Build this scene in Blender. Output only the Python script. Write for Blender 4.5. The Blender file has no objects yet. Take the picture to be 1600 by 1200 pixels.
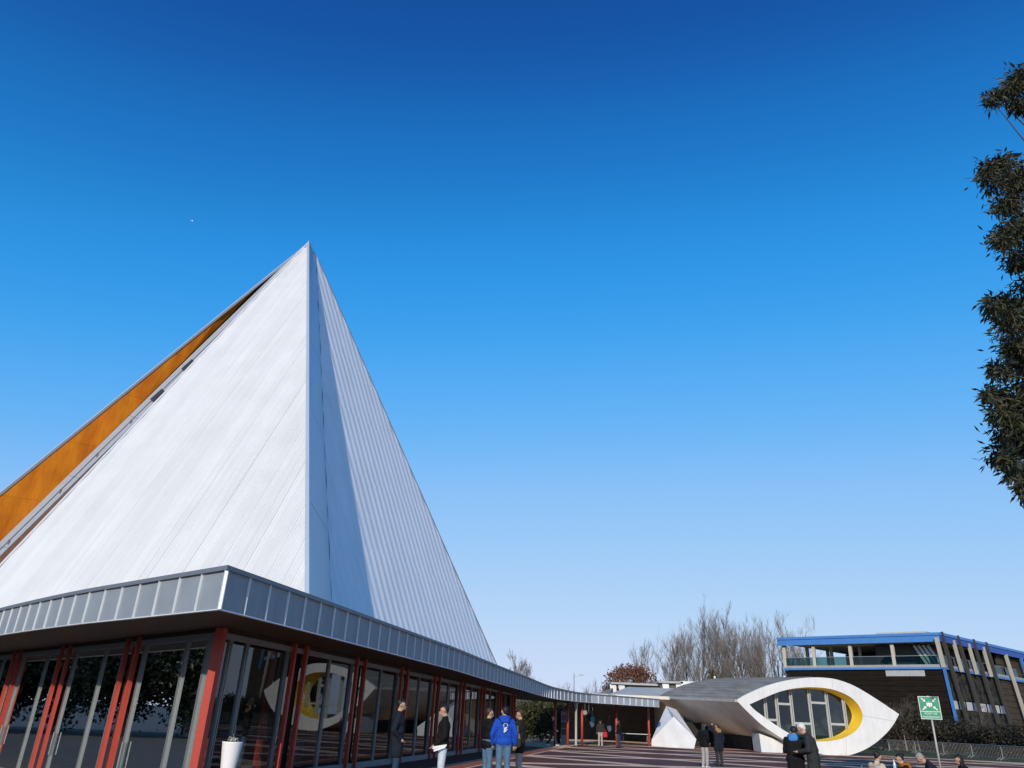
import bpy, bmesh, math, random
import numpy as np
from mathutils import Vector, Matrix
R_ = math.radians
random.seed(7); rng = np.random.default_rng(7)
scene = bpy.context.scene
COL = scene.collection

# ------------------------------------------------------------------ camera
F = 1155.0; CAMH = 1.5
PITCH = R_(24.3766); ROLL = R_(2.405)
def V3(*a): return np.array(a, float)
fw = V3(0, math.cos(PITCH), math.sin(PITCH)); r0 = V3(1, 0, 0); u0 = np.cross(r0, fw)
cr, sr = math.cos(ROLL), math.sin(ROLL)
rc = cr*r0 + sr*u0; uc = -sr*r0 + cr*u0
CAM = V3(0, 0, CAMH)
cam_d = bpy.data.cameras.new('camera'); cam = bpy.data.objects.new('camera', cam_d); COL.objects.link(cam)
cam_d.sensor_width = 36.0; cam_d.lens = F/1600*36.0; cam_d.clip_start = 0.1; cam_d.clip_end = 9000
cam.matrix_world = Matrix(((rc[0], uc[0], -fw[0], 0), (rc[1], uc[1], -fw[1], 0), (rc[2], uc[2], -fw[2], CAMH), (0, 0, 0, 1)))
scene.camera = cam
scene.render.resolution_x = 1024; scene.render.resolution_y = 768

# ------------------------------------------------------------------ sun, sky, exposure
SUN_AZ, SUN_EL = -168.0, 22.5
def dirv(az, el=0.0):
    a, e = R_(az), R_(el); return V3(math.cos(e)*math.sin(a), math.cos(e)*math.cos(a), math.sin(e))
world = bpy.data.worlds.new('World'); scene.world = world; world.use_nodes = True
wn = world.node_tree; wn.nodes.clear()
sky = wn.nodes.new('ShaderNodeTexSky'); sky.sky_type = 'NISHITA'; sky.sun_disc = False
sky.sun_elevation = R_(SUN_EL); sky.sun_rotation = R_(SUN_AZ)
sky.altitude = 0; sky.air_density = 1.0; sky.dust_density = 0.2; sky.ozone_density = 1.6
bg = wn.nodes.new('ShaderNodeBackground'); bg.inputs['Strength'].default_value = 0.15
wo = wn.nodes.new('ShaderNodeOutputWorld')
def vmul(k):
    n = wn.nodes.new('ShaderNodeVectorMath'); n.operation = 'SCALE'; n.inputs['Scale'].default_value = k; return n
pre = vmul(.05); post = vmul(1/.15)
cv = wn.nodes.new('ShaderNodeRGBCurve')                      # the camera's colour response, the same all over the sky
for ch, pts in ((0, ((0, 0), (.07, .005), (.10, .0085), (.15, .022), (.25, .108), (.42, .29), (.8, .48), (1.2, .58), (3, .74))),
                (1, ((0, 0), (.15, .066), (.21, .168), (.30, .318), (.47, .46), (.73, .58), (1.2, .68), (3, .78))),
                (2, ((0, 0), (.25, .215), (.30, .335), (.41, .62), (.55, .84), (.75, .92), (1.2, .93), (3, .88)))):
    pts = [(x_/3, y_) for x_, y_ in pts]
    c_ = cv.mapping.curves[ch]
    c_.points[0].location = pts[0]; c_.points[1].location = pts[-1]
    for p_ in pts[1:-1]: c_.points.new(*p_)
cv.mapping.update()
wn.links.new(sky.outputs[0], pre.inputs[0]); wn.links.new(pre.outputs[0], cv.inputs['Color']); wn.links.new(cv.outputs[0], post.inputs[0])
wn.links.new(post.outputs[0], bg.inputs[0]); wn.links.new(bg.outputs[0], wo.inputs[0])
sl = bpy.data.lights.new('sun', 'SUN'); sl.energy = 3.4; sl.angle = R_(0.53); sl.color = (1.0, 0.905, 0.77)
sun = bpy.data.objects.new('sun', sl); COL.objects.link(sun)
sun.rotation_euler = Vector(dirv(SUN_AZ, SUN_EL)).to_track_quat('Z', 'Y').to_euler()
vs = scene.view_settings; vs.view_transform = 'Standard'; vs.look = 'None'; vs.exposure = 0.0; vs.gamma = 1.0; vs.use_curve_mapping = False

# ------------------------------------------------------------------ helpers
def ray(x, y):
    v = fw*F + rc*(x-800) + uc*(600-y); return v/np.linalg.norm(v)
def atz(x, y, z): v = ray(x, y); return CAM + v*((z-CAMH)/v[2])
def atY(x, y, Y): v = ray(x, y); return CAM + v*(Y/v[1])
def onpl(x, y, p, n): r = ray(x, y); return CAM + r*(((p-CAM)@n)/(r@n))
def nrm(v): v = np.asarray(v, float); return v/np.linalg.norm(v)

MATS = {}
def mat(name, col, rough=0.6, metal=0.0, spec=0.5, var=0.12, scale=3.0, bump=0.0, bscale=40.0, col2=None, stretch=(1, 1, 1), detail=4.0, emit=None):
    if name in MATS: return MATS[name]
    m = bpy.data.materials.new(name); m.use_nodes = True; nt = m.node_tree; N = nt.nodes; L = nt.links
    b = N['Principled BSDF']; b.inputs['Roughness'].default_value = rough; b.inputs['Metallic'].default_value = metal
    b.inputs['Specular IOR Level'].default_value = spec
    tc = N.new('ShaderNodeTexCoord'); mp = N.new('ShaderNodeMapping'); mp.inputs['Scale'].default_value = stretch
    L.new(tc.outputs['Object'], mp.inputs['Vector'])
    no = N.new('ShaderNodeTexNoise'); no.inputs['Scale'].default_value = scale; no.inputs['Detail'].default_value = detail; no.inputs['Roughness'].default_value = 0.6
    L.new(mp.outputs[0], no.inputs['Vector'])
    rp = N.new('ShaderNodeValToRGB'); c = V3(*col)
    lo = c*(1-var); hi = np.clip(c*(1+var), 0, 1) if col2 is None else V3(*col2)
    rp.color_ramp.elements[0].position = 0.3; rp.color_ramp.elements[1].position = 0.7
    rp.color_ramp.elements[0].color = (*lo, 1); rp.color_ramp.elements[1].color = (*hi, 1)
    L.new(no.outputs['Fac'], rp.inputs['Fac']); L.new(rp.outputs[0], b.inputs['Base Color'])
    if bump:
        n2 = N.new('ShaderNodeTexNoise'); n2.inputs['Scale'].default_value = bscale; n2.inputs['Detail'].default_value = 3
        L.new(mp.outputs[0], n2.inputs['Vector'])
        bp = N.new('ShaderNodeBump'); bp.inputs['Strength'].default_value = bump; bp.inputs['Distance'].default_value = 0.02
        L.new(n2.outputs['Fac'], bp.inputs['Height']); L.new(bp.outputs[0], b.inputs['Normal'])
    MATS[name] = m; return m

def tag(o, label=None, cat=None, group=None, kind=None):
    if label: o['label'] = label
    if cat: o['category'] = cat
    if group: o['group'] = group
    if kind: o['kind'] = kind
    return o
def empty(name, loc=(0, 0, 0), rz=0.0, label=None, cat=None, group=None):
    o = bpy.data.objects.new(name, None); COL.objects.link(o); o.location = loc; o.rotation_euler = (0, 0, rz)
    o.empty_display_size = 0.2
    return tag(o, label, cat, group)
def link(name, me, m, parent=None, smooth=False):
    o = bpy.data.objects.new(name, me); COL.objects.link(o)
    if m is not None and not me.materials: me.materials.append(m)
    if parent is not None: o.parent = parent
    if smooth: me.polygons.foreach_set('use_smooth', [True]*len(me.polygons))
    return o

class MB:
    def __init__(s): s.v = []; s.f = []
    def add(s, vs, fs):
        k = len(s.v); s.v += [tuple(map(float, p)) for p in vs]; s.f += [tuple(i+k for i in f) for f in fs]; return s
    def poly(s, pts): return s.add(pts, [tuple(range(len(pts)))])
    def prism(s, pts, off):
        off = np.asarray(off, float); n = len(pts); a = [np.asarray(p, float) for p in pts]
        return s.add(a+[p+off for p in a], [tuple(range(n))[::-1], tuple(range(n, 2*n))]+[(i, (i+1) % n, n+(i+1) % n, n+i) for i in range(n)])
    def box(s, c, size, ax=None):
        c = np.asarray(c, float); hx, hy, hz = np.asarray(size, float)/2
        if ax is None: X, Y, Z = np.eye(3)
        else: X, Y, Z = [np.asarray(a, float) for a in ax]
        P = [c+X*hx*i+Y*hy*j+Z*hz*k for k in (-1, 1) for j in (-1, 1) for i in (-1, 1)]
        return s.add(P, [(0, 2, 3, 1), (4, 5, 7, 6), (0, 1, 5, 4), (2, 6, 7, 3), (0, 4, 6, 2), (1, 3, 7, 5)])
    def bar(s, p, q, w, h=None, up=(0, 0, 1)):
        p = np.asarray(p, float); q = np.asarray(q, float); d = nrm(q-p); up = np.asarray(up, float)
        x = np.cross(up, d)
        if np.linalg.norm(x) < 1e-5: x = np.cross((0, 1, 0), d)
        x = nrm(x); z = np.cross(d, x)
        return s.box((p+q)/2, (w, np.linalg.norm(q-p), h or w), (x, d, z))
    def tube(s, pts, rs, n=8, cap=True):
        pts = [np.asarray(p, float) for p in pts]
        if np.isscalar(rs): rs = [rs]*len(pts)
        rings = []; k = len(s.v); prevx = None
        for i, p in enumerate(pts):
            d = nrm(pts[min(i+1, len(pts)-1)]-pts[max(i-1, 0)])
            x = np.cross((0, 0, 1), d) if prevx is None else prevx-d*(prevx@d)
            if np.linalg.norm(x) < 1e-4: x = np.cross((0, 1, 0), d)
            x = nrm(x); prevx = x; y = np.cross(d, x)
            for j in range(n):
                a = 2*math.pi*j/n; s.v.append(tuple(p+(x*math.cos(a)+y*math.sin(a))*rs[i]))
        for i in range(len(pts)-1):
            for j in range(n):
                s.f.append((k+i*n+j, k+i*n+(j+1) % n, k+(i+1)*n+(j+1) % n, k+(i+1)*n+j))
        if cap:
            s.f.append(tuple(k+j for j in range(n))[::-1]); s.f.append(tuple(k+(len(pts)-1)*n+j for j in range(n)))
        return s
    def capsule(s, p, q, r1, r2=None, n=10):
        r2 = r1 if r2 is None else r2
        p = np.asarray(p, float); q = np.asarray(q, float)
        d = q-p; L = np.linalg.norm(d); d = d/L if L > 1e-6 else V3(0, 0, 1)
        pts = []; rs = []
        for t in (-.95, -.6, 0): pts.append(p+d*r1*t); rs.append(r1*math.sqrt(max(1-t*t, .05)))
        for t in (0, .6, .95): pts.append(q+d*r2*t); rs.append(r2*math.sqrt(max(1-t*t, .05)))
        return s.tube(pts, rs, n)
    def mesh(s, name):
        me = bpy.data.meshes.new(name); me.from_pydata(s.v, [], s.f); me.update(); return me
    def build(s, name, m, parent=None, smooth=False):
        return link(name, s.mesh(name), m, parent, smooth)

def clip_half(poly, n, d):          # keep n.p <= d, poly list of np 2D
    out = []
    for i in range(len(poly)):
        a, b = poly[i], poly[(i+1) % len(poly)]; da, db = a@n-d, b@n-d
        if da <= 0: out.append(a)
        if (da < 0 < db) or (db < 0 < da): out.append(a+(b-a)*(da/(da-db)))
    return out
def resample(pts, step):
    pts = [np.asarray(p, float) for p in pts]; seg = [np.linalg.norm((b-a)[:2]) for a, b in zip(pts, pts[1:])]
    cum = np.concatenate([[0], np.cumsum(seg)]); n = max(1, int(round(cum[-1]/step)))
    out = []
    for t in np.linspace(0, cum[-1], n+1):
        out.append(np.array([np.interp(t, cum, [p[k] for p in pts]) for k in range(len(pts[0]))]))
    return out
def smooth_curve(pts, n=8):         # catmull-rom
    pts = [np.asarray(p, float) for p in pts]; P = [2*pts[0]-pts[1]]+pts+[2*pts[-1]-pts[-2]]; out = []
    for i in range(1, len(P)-2):
        for k in range(n):
            t = k/n; a, b, c, d = P[i-1:i+3]
            out.append(.5*((2*b)+(-a+c)*t+(2*a-5*b+4*c-d)*t*t+(-a+3*b-3*c+d)*t**3))
    return out+[pts[-1]]

# ------------------------------------------------------------------ materials
def glass_mat(name, tint, refl, rough=0.0):
    m = bpy.data.materials.new(name); m.use_nodes = True; N = m.node_tree.nodes; L = m.node_tree.links; N.clear()
    o = N.new('ShaderNodeOutputMaterial'); mx = N.new('ShaderNodeMixShader'); t = N.new('ShaderNodeBsdfTransparent'); g = N.new('ShaderNodeBsdfGlossy')
    fr = N.new('ShaderNodeFresnel'); fr.inputs['IOR'].default_value = refl
    t.inputs['Color'].default_value = (*tint, 1); g.inputs['Roughness'].default_value = rough; g.inputs['Color'].default_value = (.9, .95, .95, 1)
    L.new(fr.outputs[0], mx.inputs[0]); L.new(t.outputs[0], mx.inputs[1]); L.new(g.outputs[0], mx.inputs[2]); L.new(mx.outputs[0], o.inputs[0])
    return m
M_glass = glass_mat('facade_glass', (.5, .53, .53), 1.55)
M_glass2 = glass_mat('window_glass', (.35, .45, .42), 1.5)
M_rail = glass_mat('rail_glass', (.35, .52, .5), 1.5)
M_white = mat('white_metal_cladding', (.685, .69, .69), .45, 0.0, .4, .04, .6)
def sheet_tone(m, amt):
    N = m.node_tree.nodes; L = m.node_tree.links; b = N['Principled BSDF']; src = b.inputs['Base Color'].links[0].from_socket
    oi = N.new('ShaderNodeObjectInfo'); mr = N.new('ShaderNodeMapRange'); mr.inputs['To Min'].default_value = 1-amt; mr.inputs['To Max'].default_value = 1.0
    mx = N.new('ShaderNodeMix'); mx.data_type = 'RGBA'; mx.blend_type = 'MULTIPLY'; mx.inputs[0].default_value = 1
    L.new(oi.outputs['Random'], mr.inputs['Value']); L.new(src, mx.inputs[6]); L.new(mr.outputs[0], mx.inputs[7]); L.new(mx.outputs[2], b.inputs['Base Color'])
def streaks(m, eu, ev, lo, fu=5.0, fv=.22):
    N = m.node_tree.nodes; L = m.node_tree.links; b = N['Principled BSDF']; src = b.inputs['Base Color'].links[0].from_socket
    tc = N.new('ShaderNodeTexCoord'); cb = N.new('ShaderNodeCombineXYZ')
    for k, (e_, f_) in enumerate(((eu, fu), (ev, fv))):
        d_ = N.new('ShaderNodeVectorMath'); d_.operation = 'DOT_PRODUCT'; d_.inputs[1].default_value = tuple(float(q)*f_ for q in e_); L.new(tc.outputs['Object'], d_.inputs[0]); L.new(d_.outputs['Value'], cb.inputs[k])
    no = N.new('ShaderNodeTexNoise'); no.inputs['Scale'].default_value = 1; no.inputs['Detail'].default_value = 6; no.inputs['Roughness'].default_value = .65; L.new(cb.outputs[0], no.inputs['Vector'])
    mr = N.new('ShaderNodeMapRange'); mr.inputs['From Min'].default_value = .3; mr.inputs['From Max'].default_value = .65; mr.inputs['To Min'].default_value = lo; mr.inputs['To Max'].default_value = 1.0; L.new(no.outputs['Fac'], mr.inputs['Value'])
    mx = N.new('ShaderNodeMix'); mx.data_type = 'RGBA'; mx.blend_type = 'MULTIPLY'; mx.inputs[0].default_value = 1
    L.new(src, mx.inputs[6]); L.new(mr.outputs[0], mx.inputs[7]); L.new(mx.outputs[2], b.inputs['Base Color'])
sheet_tone(M_white, .06)
M_white2 = mat('white_cladding_light_lift', (.84, .84, .845), .45, 0, .5, .03, .5)  # same cladding as the left face, brightened in colour for the weaker sun
M_zinc = mat('zinc_fascia', (.33, .365, .40), .6, .25, .4, .05, 2.0, bump=.03, bscale=4)
M_seam = mat('bright_zinc_seam', (.86, .88, .9), .35, .3, .5, .05)
M_coping = mat('grey_coping', (.20, .22, .25), .5, .3, .5, .06)
M_finm = mat('grey_blue_flashing', (.52, .58, .64), .4, .3, .5, .04, .3)
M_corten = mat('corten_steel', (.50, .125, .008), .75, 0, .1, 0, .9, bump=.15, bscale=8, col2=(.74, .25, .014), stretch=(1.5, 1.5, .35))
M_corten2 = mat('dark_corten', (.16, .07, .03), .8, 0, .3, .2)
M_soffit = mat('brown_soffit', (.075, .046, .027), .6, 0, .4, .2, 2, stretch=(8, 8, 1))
M_red = mat('red_paint', (.45, .055, .033), .5, 0, .5, .06, 6)
M_alu = mat('aluminium_frame', (.24, .255, .26), .45, .3, .5, .06, 4)
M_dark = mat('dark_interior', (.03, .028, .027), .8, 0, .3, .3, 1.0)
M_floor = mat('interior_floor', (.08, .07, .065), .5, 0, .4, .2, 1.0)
M_concrete = mat('pale_concrete', (.42, .41, .39), .85, 0, .3, .12, 2.5, bump=.1)
M_plaza = mat('beige_paving', (.70, .51, .34), .85, 0, .25, .12, 1.2, bump=.15, bscale=60)
M_slabA = mat('maroon_paving', (.13, .043, .030), .85, 0, .25, .22, 1.4, bump=.2, bscale=60)
M_slabB = mat('purple_brown_paving', (.105, .042, .036), .85, 0, .25, .22, 1.4, bump=.2, bscale=60)
M_salmon = mat('salmon_paving', (.33, .11, .07), .85, 0, .25, .15, 1.6)
M_grass = mat('grass', (.05, .065, .018), .9, 0, .2, .3, .7, bump=.4, bscale=30, col2=(.10, .10, .035))
M_shell = mat('white_painted_concrete', (.80, .80, .78), .6, 0, .4, .04, 1.2, bump=.04, bscale=12)
M_belly = mat('shell_concrete_bounce_tint', (.76, .70, .62), .8, 0, .3, .10, .8, bump=.08, bscale=6)  # same white concrete as the shell, warm bounce put into its colour
M_roof = mat('grey_roof_felt', (.25, .23, .20), .9, 0, .12, .2, 1.6, stretch=(1, .12, 1), col2=(.34, .32, .28))
M_yellow = mat('yellow_paint', (.78, .50, .02), .55, 0, .4, .06, 2)
M_wfr = mat('pale_window_frame', (.44, .46, .46), .5, 0, .4, .05, 4)
M_steel = mat('galvanised_steel', (.34, .34, .33), .45, .5, .5, .15, 8)
M_blue = mat('blue_painted_metal', (.06, .21, .54), .45, 0, .5, .08, 1)
M_blueD = mat('deep_blue_metal', (.02, .07, .36), .45, 0, .5, .08, 1)
M_board = mat('dark_timber_board', (.016, .0125, .010), .9, 0, .08, .4, 1.5, stretch=(.4, .4, 6))
M_board2 = mat('brown_timber_board', (.065, .045, .027), .8, 0, .3, .3, 1.5, stretch=(.4, .4, 6))
M_beige = mat('beige_post', (.50, .46, .38), .7, 0, .4, .08, 2)
M_slat = mat('tan_slat', (.62, .52, .36), .8, 0, .3, .15, 2)
M_stone = mat('dark_gabion', (.010, .0095, .008), .9, 0, .1, .5, 1.6, bump=1.0, bscale=3, col2=(.085, .08, .068))
M_bark = mat('pale_bark', (.22, .20, .175), .9, 0, .2, .25, 2, bump=.3, bscale=20)
M_twig = mat('grey_twig', (.19, .165, .145), .9, 0, .2, .2, .5)
M_sign = mat('green_enamel', (.0, .27, .14), .4, 0, .5, .04, 4)
M_paint = mat('white_paint', (.85, .86, .85), .4, 0, .5, .03, 4)
M_pole = mat('pole_grey', (.42, .40, .37), .5, .2, .5, .08, 5)

# ------------------------------------------------------------------ ground
P0 = V3(-5.84, 16.3); dR = dirv(11.85)[:2]; nR = V3(dR[1], -dR[0])      # glass corner, right facade direction and outward normal
dL = dirv(-44.0)[:2]; nL = V3(-dL[1], dL[0])
LOW = -0.66
g = MB()
g.poly([(-3, -200, -.03), (1500, -200, -.03), (2500, 2500, -.03), (-30, 2500, -.03), (-16, 60, -.03), (-6.4, 17, -.03)])
gr = g.build('ground', M_grass); tag(gr, kind='structure')
g = MB(); g.poly([(-1500, -200, LOW), (-3, -200, LOW), (-6.4, 17, LOW), (-16, 60, LOW), (-30, 2500, LOW), (-2500, 2500, LOW)])
g.poly([(-3, -200, LOW), (-3, -200, -.03), (-6.4, 17, -.03), (-6.4, 17, LOW)])
lt = g.build('lower_terrace', mat('dark_asphalt', (.055, .053, .05), .9, 0, .2, .2, 1.5, bump=.2)); tag(lt, kind='structure')
PZ = [(-2.95, -12), (62, -12), (62, 52), (33, 63.5), (26, 70), (10, 80), (0, 70), (0.9, 49.6), (-5.84, 16.3)]
g = MB(); g.poly([(x, y, 0) for x, y in PZ]); plaza = g.build('plaza', M_plaza); tag(plaza, kind='structure')
# triangular paving fields
side = 7.5; hgt = side*math.sqrt(3)/2
a1 = dirv(11.85)[:2]*side; a2 = dirv(71.85)[:2]*side; O = V3(-1.05+.0, 29.0)+dirv(11.85)[:2]*2.0
def inside(p, poly):
    c = False
    for i in range(len(poly)):
        (x1, y1), (x2, y2) = poly[i], poly[i-1]
        if (y1 > p[1]) != (y2 > p[1]) and p[0] < (x2-x1)*(p[1]-y1)/(y2-y1)+x1: c = not c
    return c
band = 0.55
def plaza_clip(tri):
    # keep inside the hull lines that matter: facade border and far edges
    po = [np.array(t) for t in tri]
    for nn_, dd_ in ((-nR, -((P0+nR*2.65)@nR)), (V3(0, -1), 6.0), (V3(1, 0), 58.0)):
        po = clip_half(po, nn_, dd_)
        if len(po) < 3: return []
    return po
cnt = 0
for i in range(-8, 14):
    for j in range(-6, 12):
        b = O+a1*i+a2*j
        T = [b, b+a2, b+a1, b+a1-a2]
        c = sum(T)/4
        if not inside(c, PZ) or c[1] < 12: continue
        if c[0] > 34 and c[1] < 20: continue
        shr = 1-band/(hgt/2)
        T = plaza_clip([c+(p-c)*shr for p in T])
        if len(T) < 3: continue
        if not all(inside(p, PZ) for p in T): continue
        mb = MB(); mb.prism([(p[0], p[1], -.01) for p in T], (0, 0, .016))
        mb.build('paving_field', [M_slabA, M_slabB][(i*3+j) % 2], plaza); cnt += 1
mb = MB()
q = [P0+nR*1.75+dR*(-6), P0+nR*2.5+dR*(-6), P0+nR*2.5+dR*36, P0+nR*1.75+dR*36]
mb.prism([(p[0], p[1], -.01) for p in q], (0, 0, .015)); mb.build('paving_border', M_salmon, plaza)
q = [P0-nR*.1+dR*(-1), P0+nR*1.6+dR*(-3), P0+nR*1.6+dR*36, P0-nR*.1+dR*36]
mb = MB(); mb.prism([(p[0], p[1], -.01) for p in q], (0, 0, .014)); mb.build('paving_border', M_slabA, plaza)

# ------------------------------------------------------------------ pyramid hall
hall = empty('pyramid_hall', (-8, 30, 0), 0, 'white ribbed pyramid hall with glazed ground floor and grey zinc canopy', 'building')
HL = Matrix.Translation((8, -30, 0))
def hbuild(mb, name, m, smooth=False, parent=None):
    o = mb.build(name, m, parent or hall, smooth)
    if parent is None: o.matrix_parent_inverse = HL
    return o
# --- fascia curves (x, y, zbottom, height)
corner = V3(-4.75, 12.95, 3.0, .64)
def offR(s, z, h, off=1.8): p = P0+nR*off+dR*s; return V3(p[0], p[1], z, h)
right_ctrl = [corner]+[offR(s, 3.0, .64) for s in (0, 3, 6, 9, 12)]+[offR(15, 2.97, .64), offR(20, 2.92, .64)]
right_ctrl += [V3(1.45, 42.5, 2.89, .64), V3(2.45, 47.4, 2.85, .63), V3(3.63, 51.8, 2.81, .60), V3(5.35, 55.6, 2.8, .53), V3(6.65, 57.4, 2.8, .52)]
right_c = resample(smooth_curve(right_ctrl, 10), .74)
straight = resample([V3(6.65, 57.4, 2.8, .52), V3(12.55, 62.7, 2.8, .51)], .74)
left_ctrl = [corner, V3(-7.26, 15.1, 3.0, .64), V3(-9.6, 17.15, 3.0, .64), V3(-13.1, 20.55, 3.0, .64), V3(-17.2, 24.8, 3.0, .64), V3(-24.5, 32.4, 3.0, .64)]
left_c = resample(smooth_curve(left_ctrl, 10), .76)
M_zincL = mat('pale_zinc', (.62, .65, .68), .4, .45, .5, .06, 2, bump=.04, bscale=6)
def fascia(pts, outsign, zm, mitre=None):
    for a, b in zip(pts, pts[1:]):
        d = nrm((b-a)[:2]); n = V3(d[1], -d[0])*outsign
        j = random.uniform(-.004, .004)
        n3 = V3(n[0], n[1], 0); mb = MB()
        A0 = V3(a[0], a[1], a[2]); B0 = V3(b[0], b[1], b[2]); tl = random.uniform(-.006, .006)
        quad = [A0+n3*j, B0+n3*(j+tl), B0+n3*(j-tl*.5)+V3(0, 0, b[3]), A0+n3*j+V3(0, 0, a[3])]
        mb.prism(quad, -n3*.04); pn = hbuild(mb, 'fascia_panel', zm)
        mb = MB(); mb.prism([A0+V3(d[0], d[1], 0)*-.009, A0+V3(d[0], d[1], 0)*.009, A0+V3(d[0]*.009, d[1]*.009, a[3]), A0+V3(-d[0]*.009, -d[1]*.009, a[3])], n3*.036)
        o = mb.build('standing_seam', M_seam, pn)
    for nm, z0, z1, o0, o1, m in (('coping', -.002, .075, -.25, .05, M_coping), ('drip_edge', -.016, .004, -.06, .016, M_seam)):
        mb = MB(); prof = []
        for i, p in enumerate(pts):
            d = nrm((pts[min(i+1, len(pts)-1)]-pts[max(i-1, 0)])[:2]); n = V3(d[1], -d[0])*outsign
            if i == 0 and mitre is not None: n = mitre
            zz = p[2]+(p[3] if nm == 'coping' else 0)
            prof.append([(p[0]+n[0]*o, p[1]+n[1]*o, zz+z) for o, z in ((o0, z0), (o1, z0), (o1, z1), (o0, z1))])
        for A4, B4 in zip(prof, prof[1:]):
            mb.add(list(A4)+list(B4), [(0, 1, 5, 4), (1, 2, 6, 5), (2, 3, 7, 6), (3, 0, 4, 7)])
        mb.add(prof[0], [(0, 1, 2, 3)]); mb.add(prof[-1], [(3, 2, 1, 0)])
        hbuild(mb, nm, m)
_d1 = nrm((right_c[1]-right_c[0])[:2]); _d2 = nrm((left_c[1]-left_c[0])[:2]); _n1 = V3(_d1[1], -_d1[0]); _n2 = V3(-_d2[1], _d2[0]); MIT = (_n1+_n2)/(1+_n1@_n2)
fascia(right_c, 1, M_zinc, MIT); fascia(straight, 1, M_zincL); fascia(left_c, -1, M_zinc, MIT)
mb = MB(); mb.box((corner[0], corner[1], 3.32), (.05, .05, .65)); hbuild(mb, 'corner_trim', M_seam)
# end cap of walkway canopy
e = straight[-1]; dd = nrm((straight[-1]-straight[-2])[:2]); ni = V3(-dd[1], dd[0])
mb = MB(); mb.prism([(e[0], e[1], e[2]), (e[0]+ni[0]*4.6, e[1]+ni[1]*4.6, e[2]), (e[0]+ni[0]*4.6, e[1]+ni[1]*4.6, e[2]+.5), (e[0], e[1], e[2]+.5)], (-.03, -.02, 0)); hbuild(mb, 'end_cap', M_zincL)
# --- soffit, ceiling and roof deck
def offset_in(pts, sign, off):
    out = []
    for i, p in enumerate(pts):
        d = nrm((pts[min(i+1, len(pts)-1)]-pts[max(i-1, 0)])[:2]); n = V3(-d[1], d[0])*sign
        out.append(V3(p[0]+n[0]*off, p[1]+n[1]*off, p[2], p[3]))
    return out
def isect(p, d, q, e_):
    A_ = np.array([[d[0], -e_[0]], [d[1], -e_[1]]]); t = np.linalg.solve(A_, (q-p)); return p+d*t[0]
OFF = 4.4
dl0 = nrm((left_c[1]-left_c[0])[:2]); nl0 = V3(dl0[1], -dl0[0])
mit = isect(corner[:2]+V3(-dR[1], dR[0])*OFF, dR, corner[:2]+nl0*OFF, dl0)
def clamp_in(pts, sign, dd_):
    o = offset_in(pts, sign, OFF)
    for i, p in enumerate(o):
        if (p[:2]-mit)@dd_ < 0: o[i] = V3(mit[0], mit[1], p[2], p[3])
    return o
inR = clamp_in(right_c+straight[1:], 1, dR); inL = clamp_in(left_c, -1, dl0)
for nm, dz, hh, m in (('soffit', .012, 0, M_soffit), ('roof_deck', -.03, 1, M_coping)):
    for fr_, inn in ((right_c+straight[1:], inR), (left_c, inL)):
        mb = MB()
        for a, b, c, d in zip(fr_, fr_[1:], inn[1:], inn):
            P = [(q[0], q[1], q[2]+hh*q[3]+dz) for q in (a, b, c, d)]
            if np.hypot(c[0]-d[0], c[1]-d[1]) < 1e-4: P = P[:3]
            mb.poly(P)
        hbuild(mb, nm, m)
kend = min(range(len(right_c)), key=lambda i: abs((right_c[i][:2]-P0)@dR-33.5))
# interior ceiling / roof over the hall
innerP = [(p[0], p[1]) for p in reversed(inL)]+[(p[0], p[1]) for p in inR[:kend+1]]
dedup = []
for p in innerP:
    if not dedup or np.hypot(p[0]-dedup[-1][0], p[1]-dedup[-1][1]) > .05: dedup.append(p)
back = [(-10, 66), (-34, 62), (-37, 44)]
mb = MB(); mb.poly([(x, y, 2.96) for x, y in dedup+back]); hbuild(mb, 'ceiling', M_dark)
mb = MB(); mb.poly([(x, y, 3.55) for x, y in dedup+back]); hbuild(mb, 'roof_deck', M_coping)
# interior floor and rear walls
mb = MB(); fl = [tuple(P0+dL*26), tuple(P0), tuple(P0+dR*33.5)]+back
mb.poly([(x, y, .02) for x, y in [tuple(P0+dL*.0-nR*.1), tuple(P0+dR*33.5-nR*.1)]+back+[tuple(P0+dL*9+V3(3, 5)*.0-nL*7)]]); 
hbuild(mb, 'floor', M_floor)
mb = MB(); mb.poly([(x, y, LOW+.02) for x, y in [tuple(P0-nL*.05), tuple(P0-nL*7+dL*4), tuple(P0-nL*7+dL*26), tuple(P0-nL*.05+dL*26)]]); hbuild(mb, 'floor', M_floor)
mb = MB()
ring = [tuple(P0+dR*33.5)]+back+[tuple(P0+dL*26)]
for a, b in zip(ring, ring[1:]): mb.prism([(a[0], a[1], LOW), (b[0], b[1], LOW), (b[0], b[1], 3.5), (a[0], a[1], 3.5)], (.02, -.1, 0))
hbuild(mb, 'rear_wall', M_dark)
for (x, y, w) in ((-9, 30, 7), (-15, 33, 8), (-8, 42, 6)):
    mb = MB(); mb.prism([(x-w/2, y, 0), (x+w/2, y+w*.4, 0), (x+w/2, y+w*.4, 2.94), (x-w/2, y, 2.94)], (.05, -.15, 0)); hbuild(mb, 'inner_wall', mat('inner_wall', (.10, .095, .09), .8, 0, .3, .2))

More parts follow.
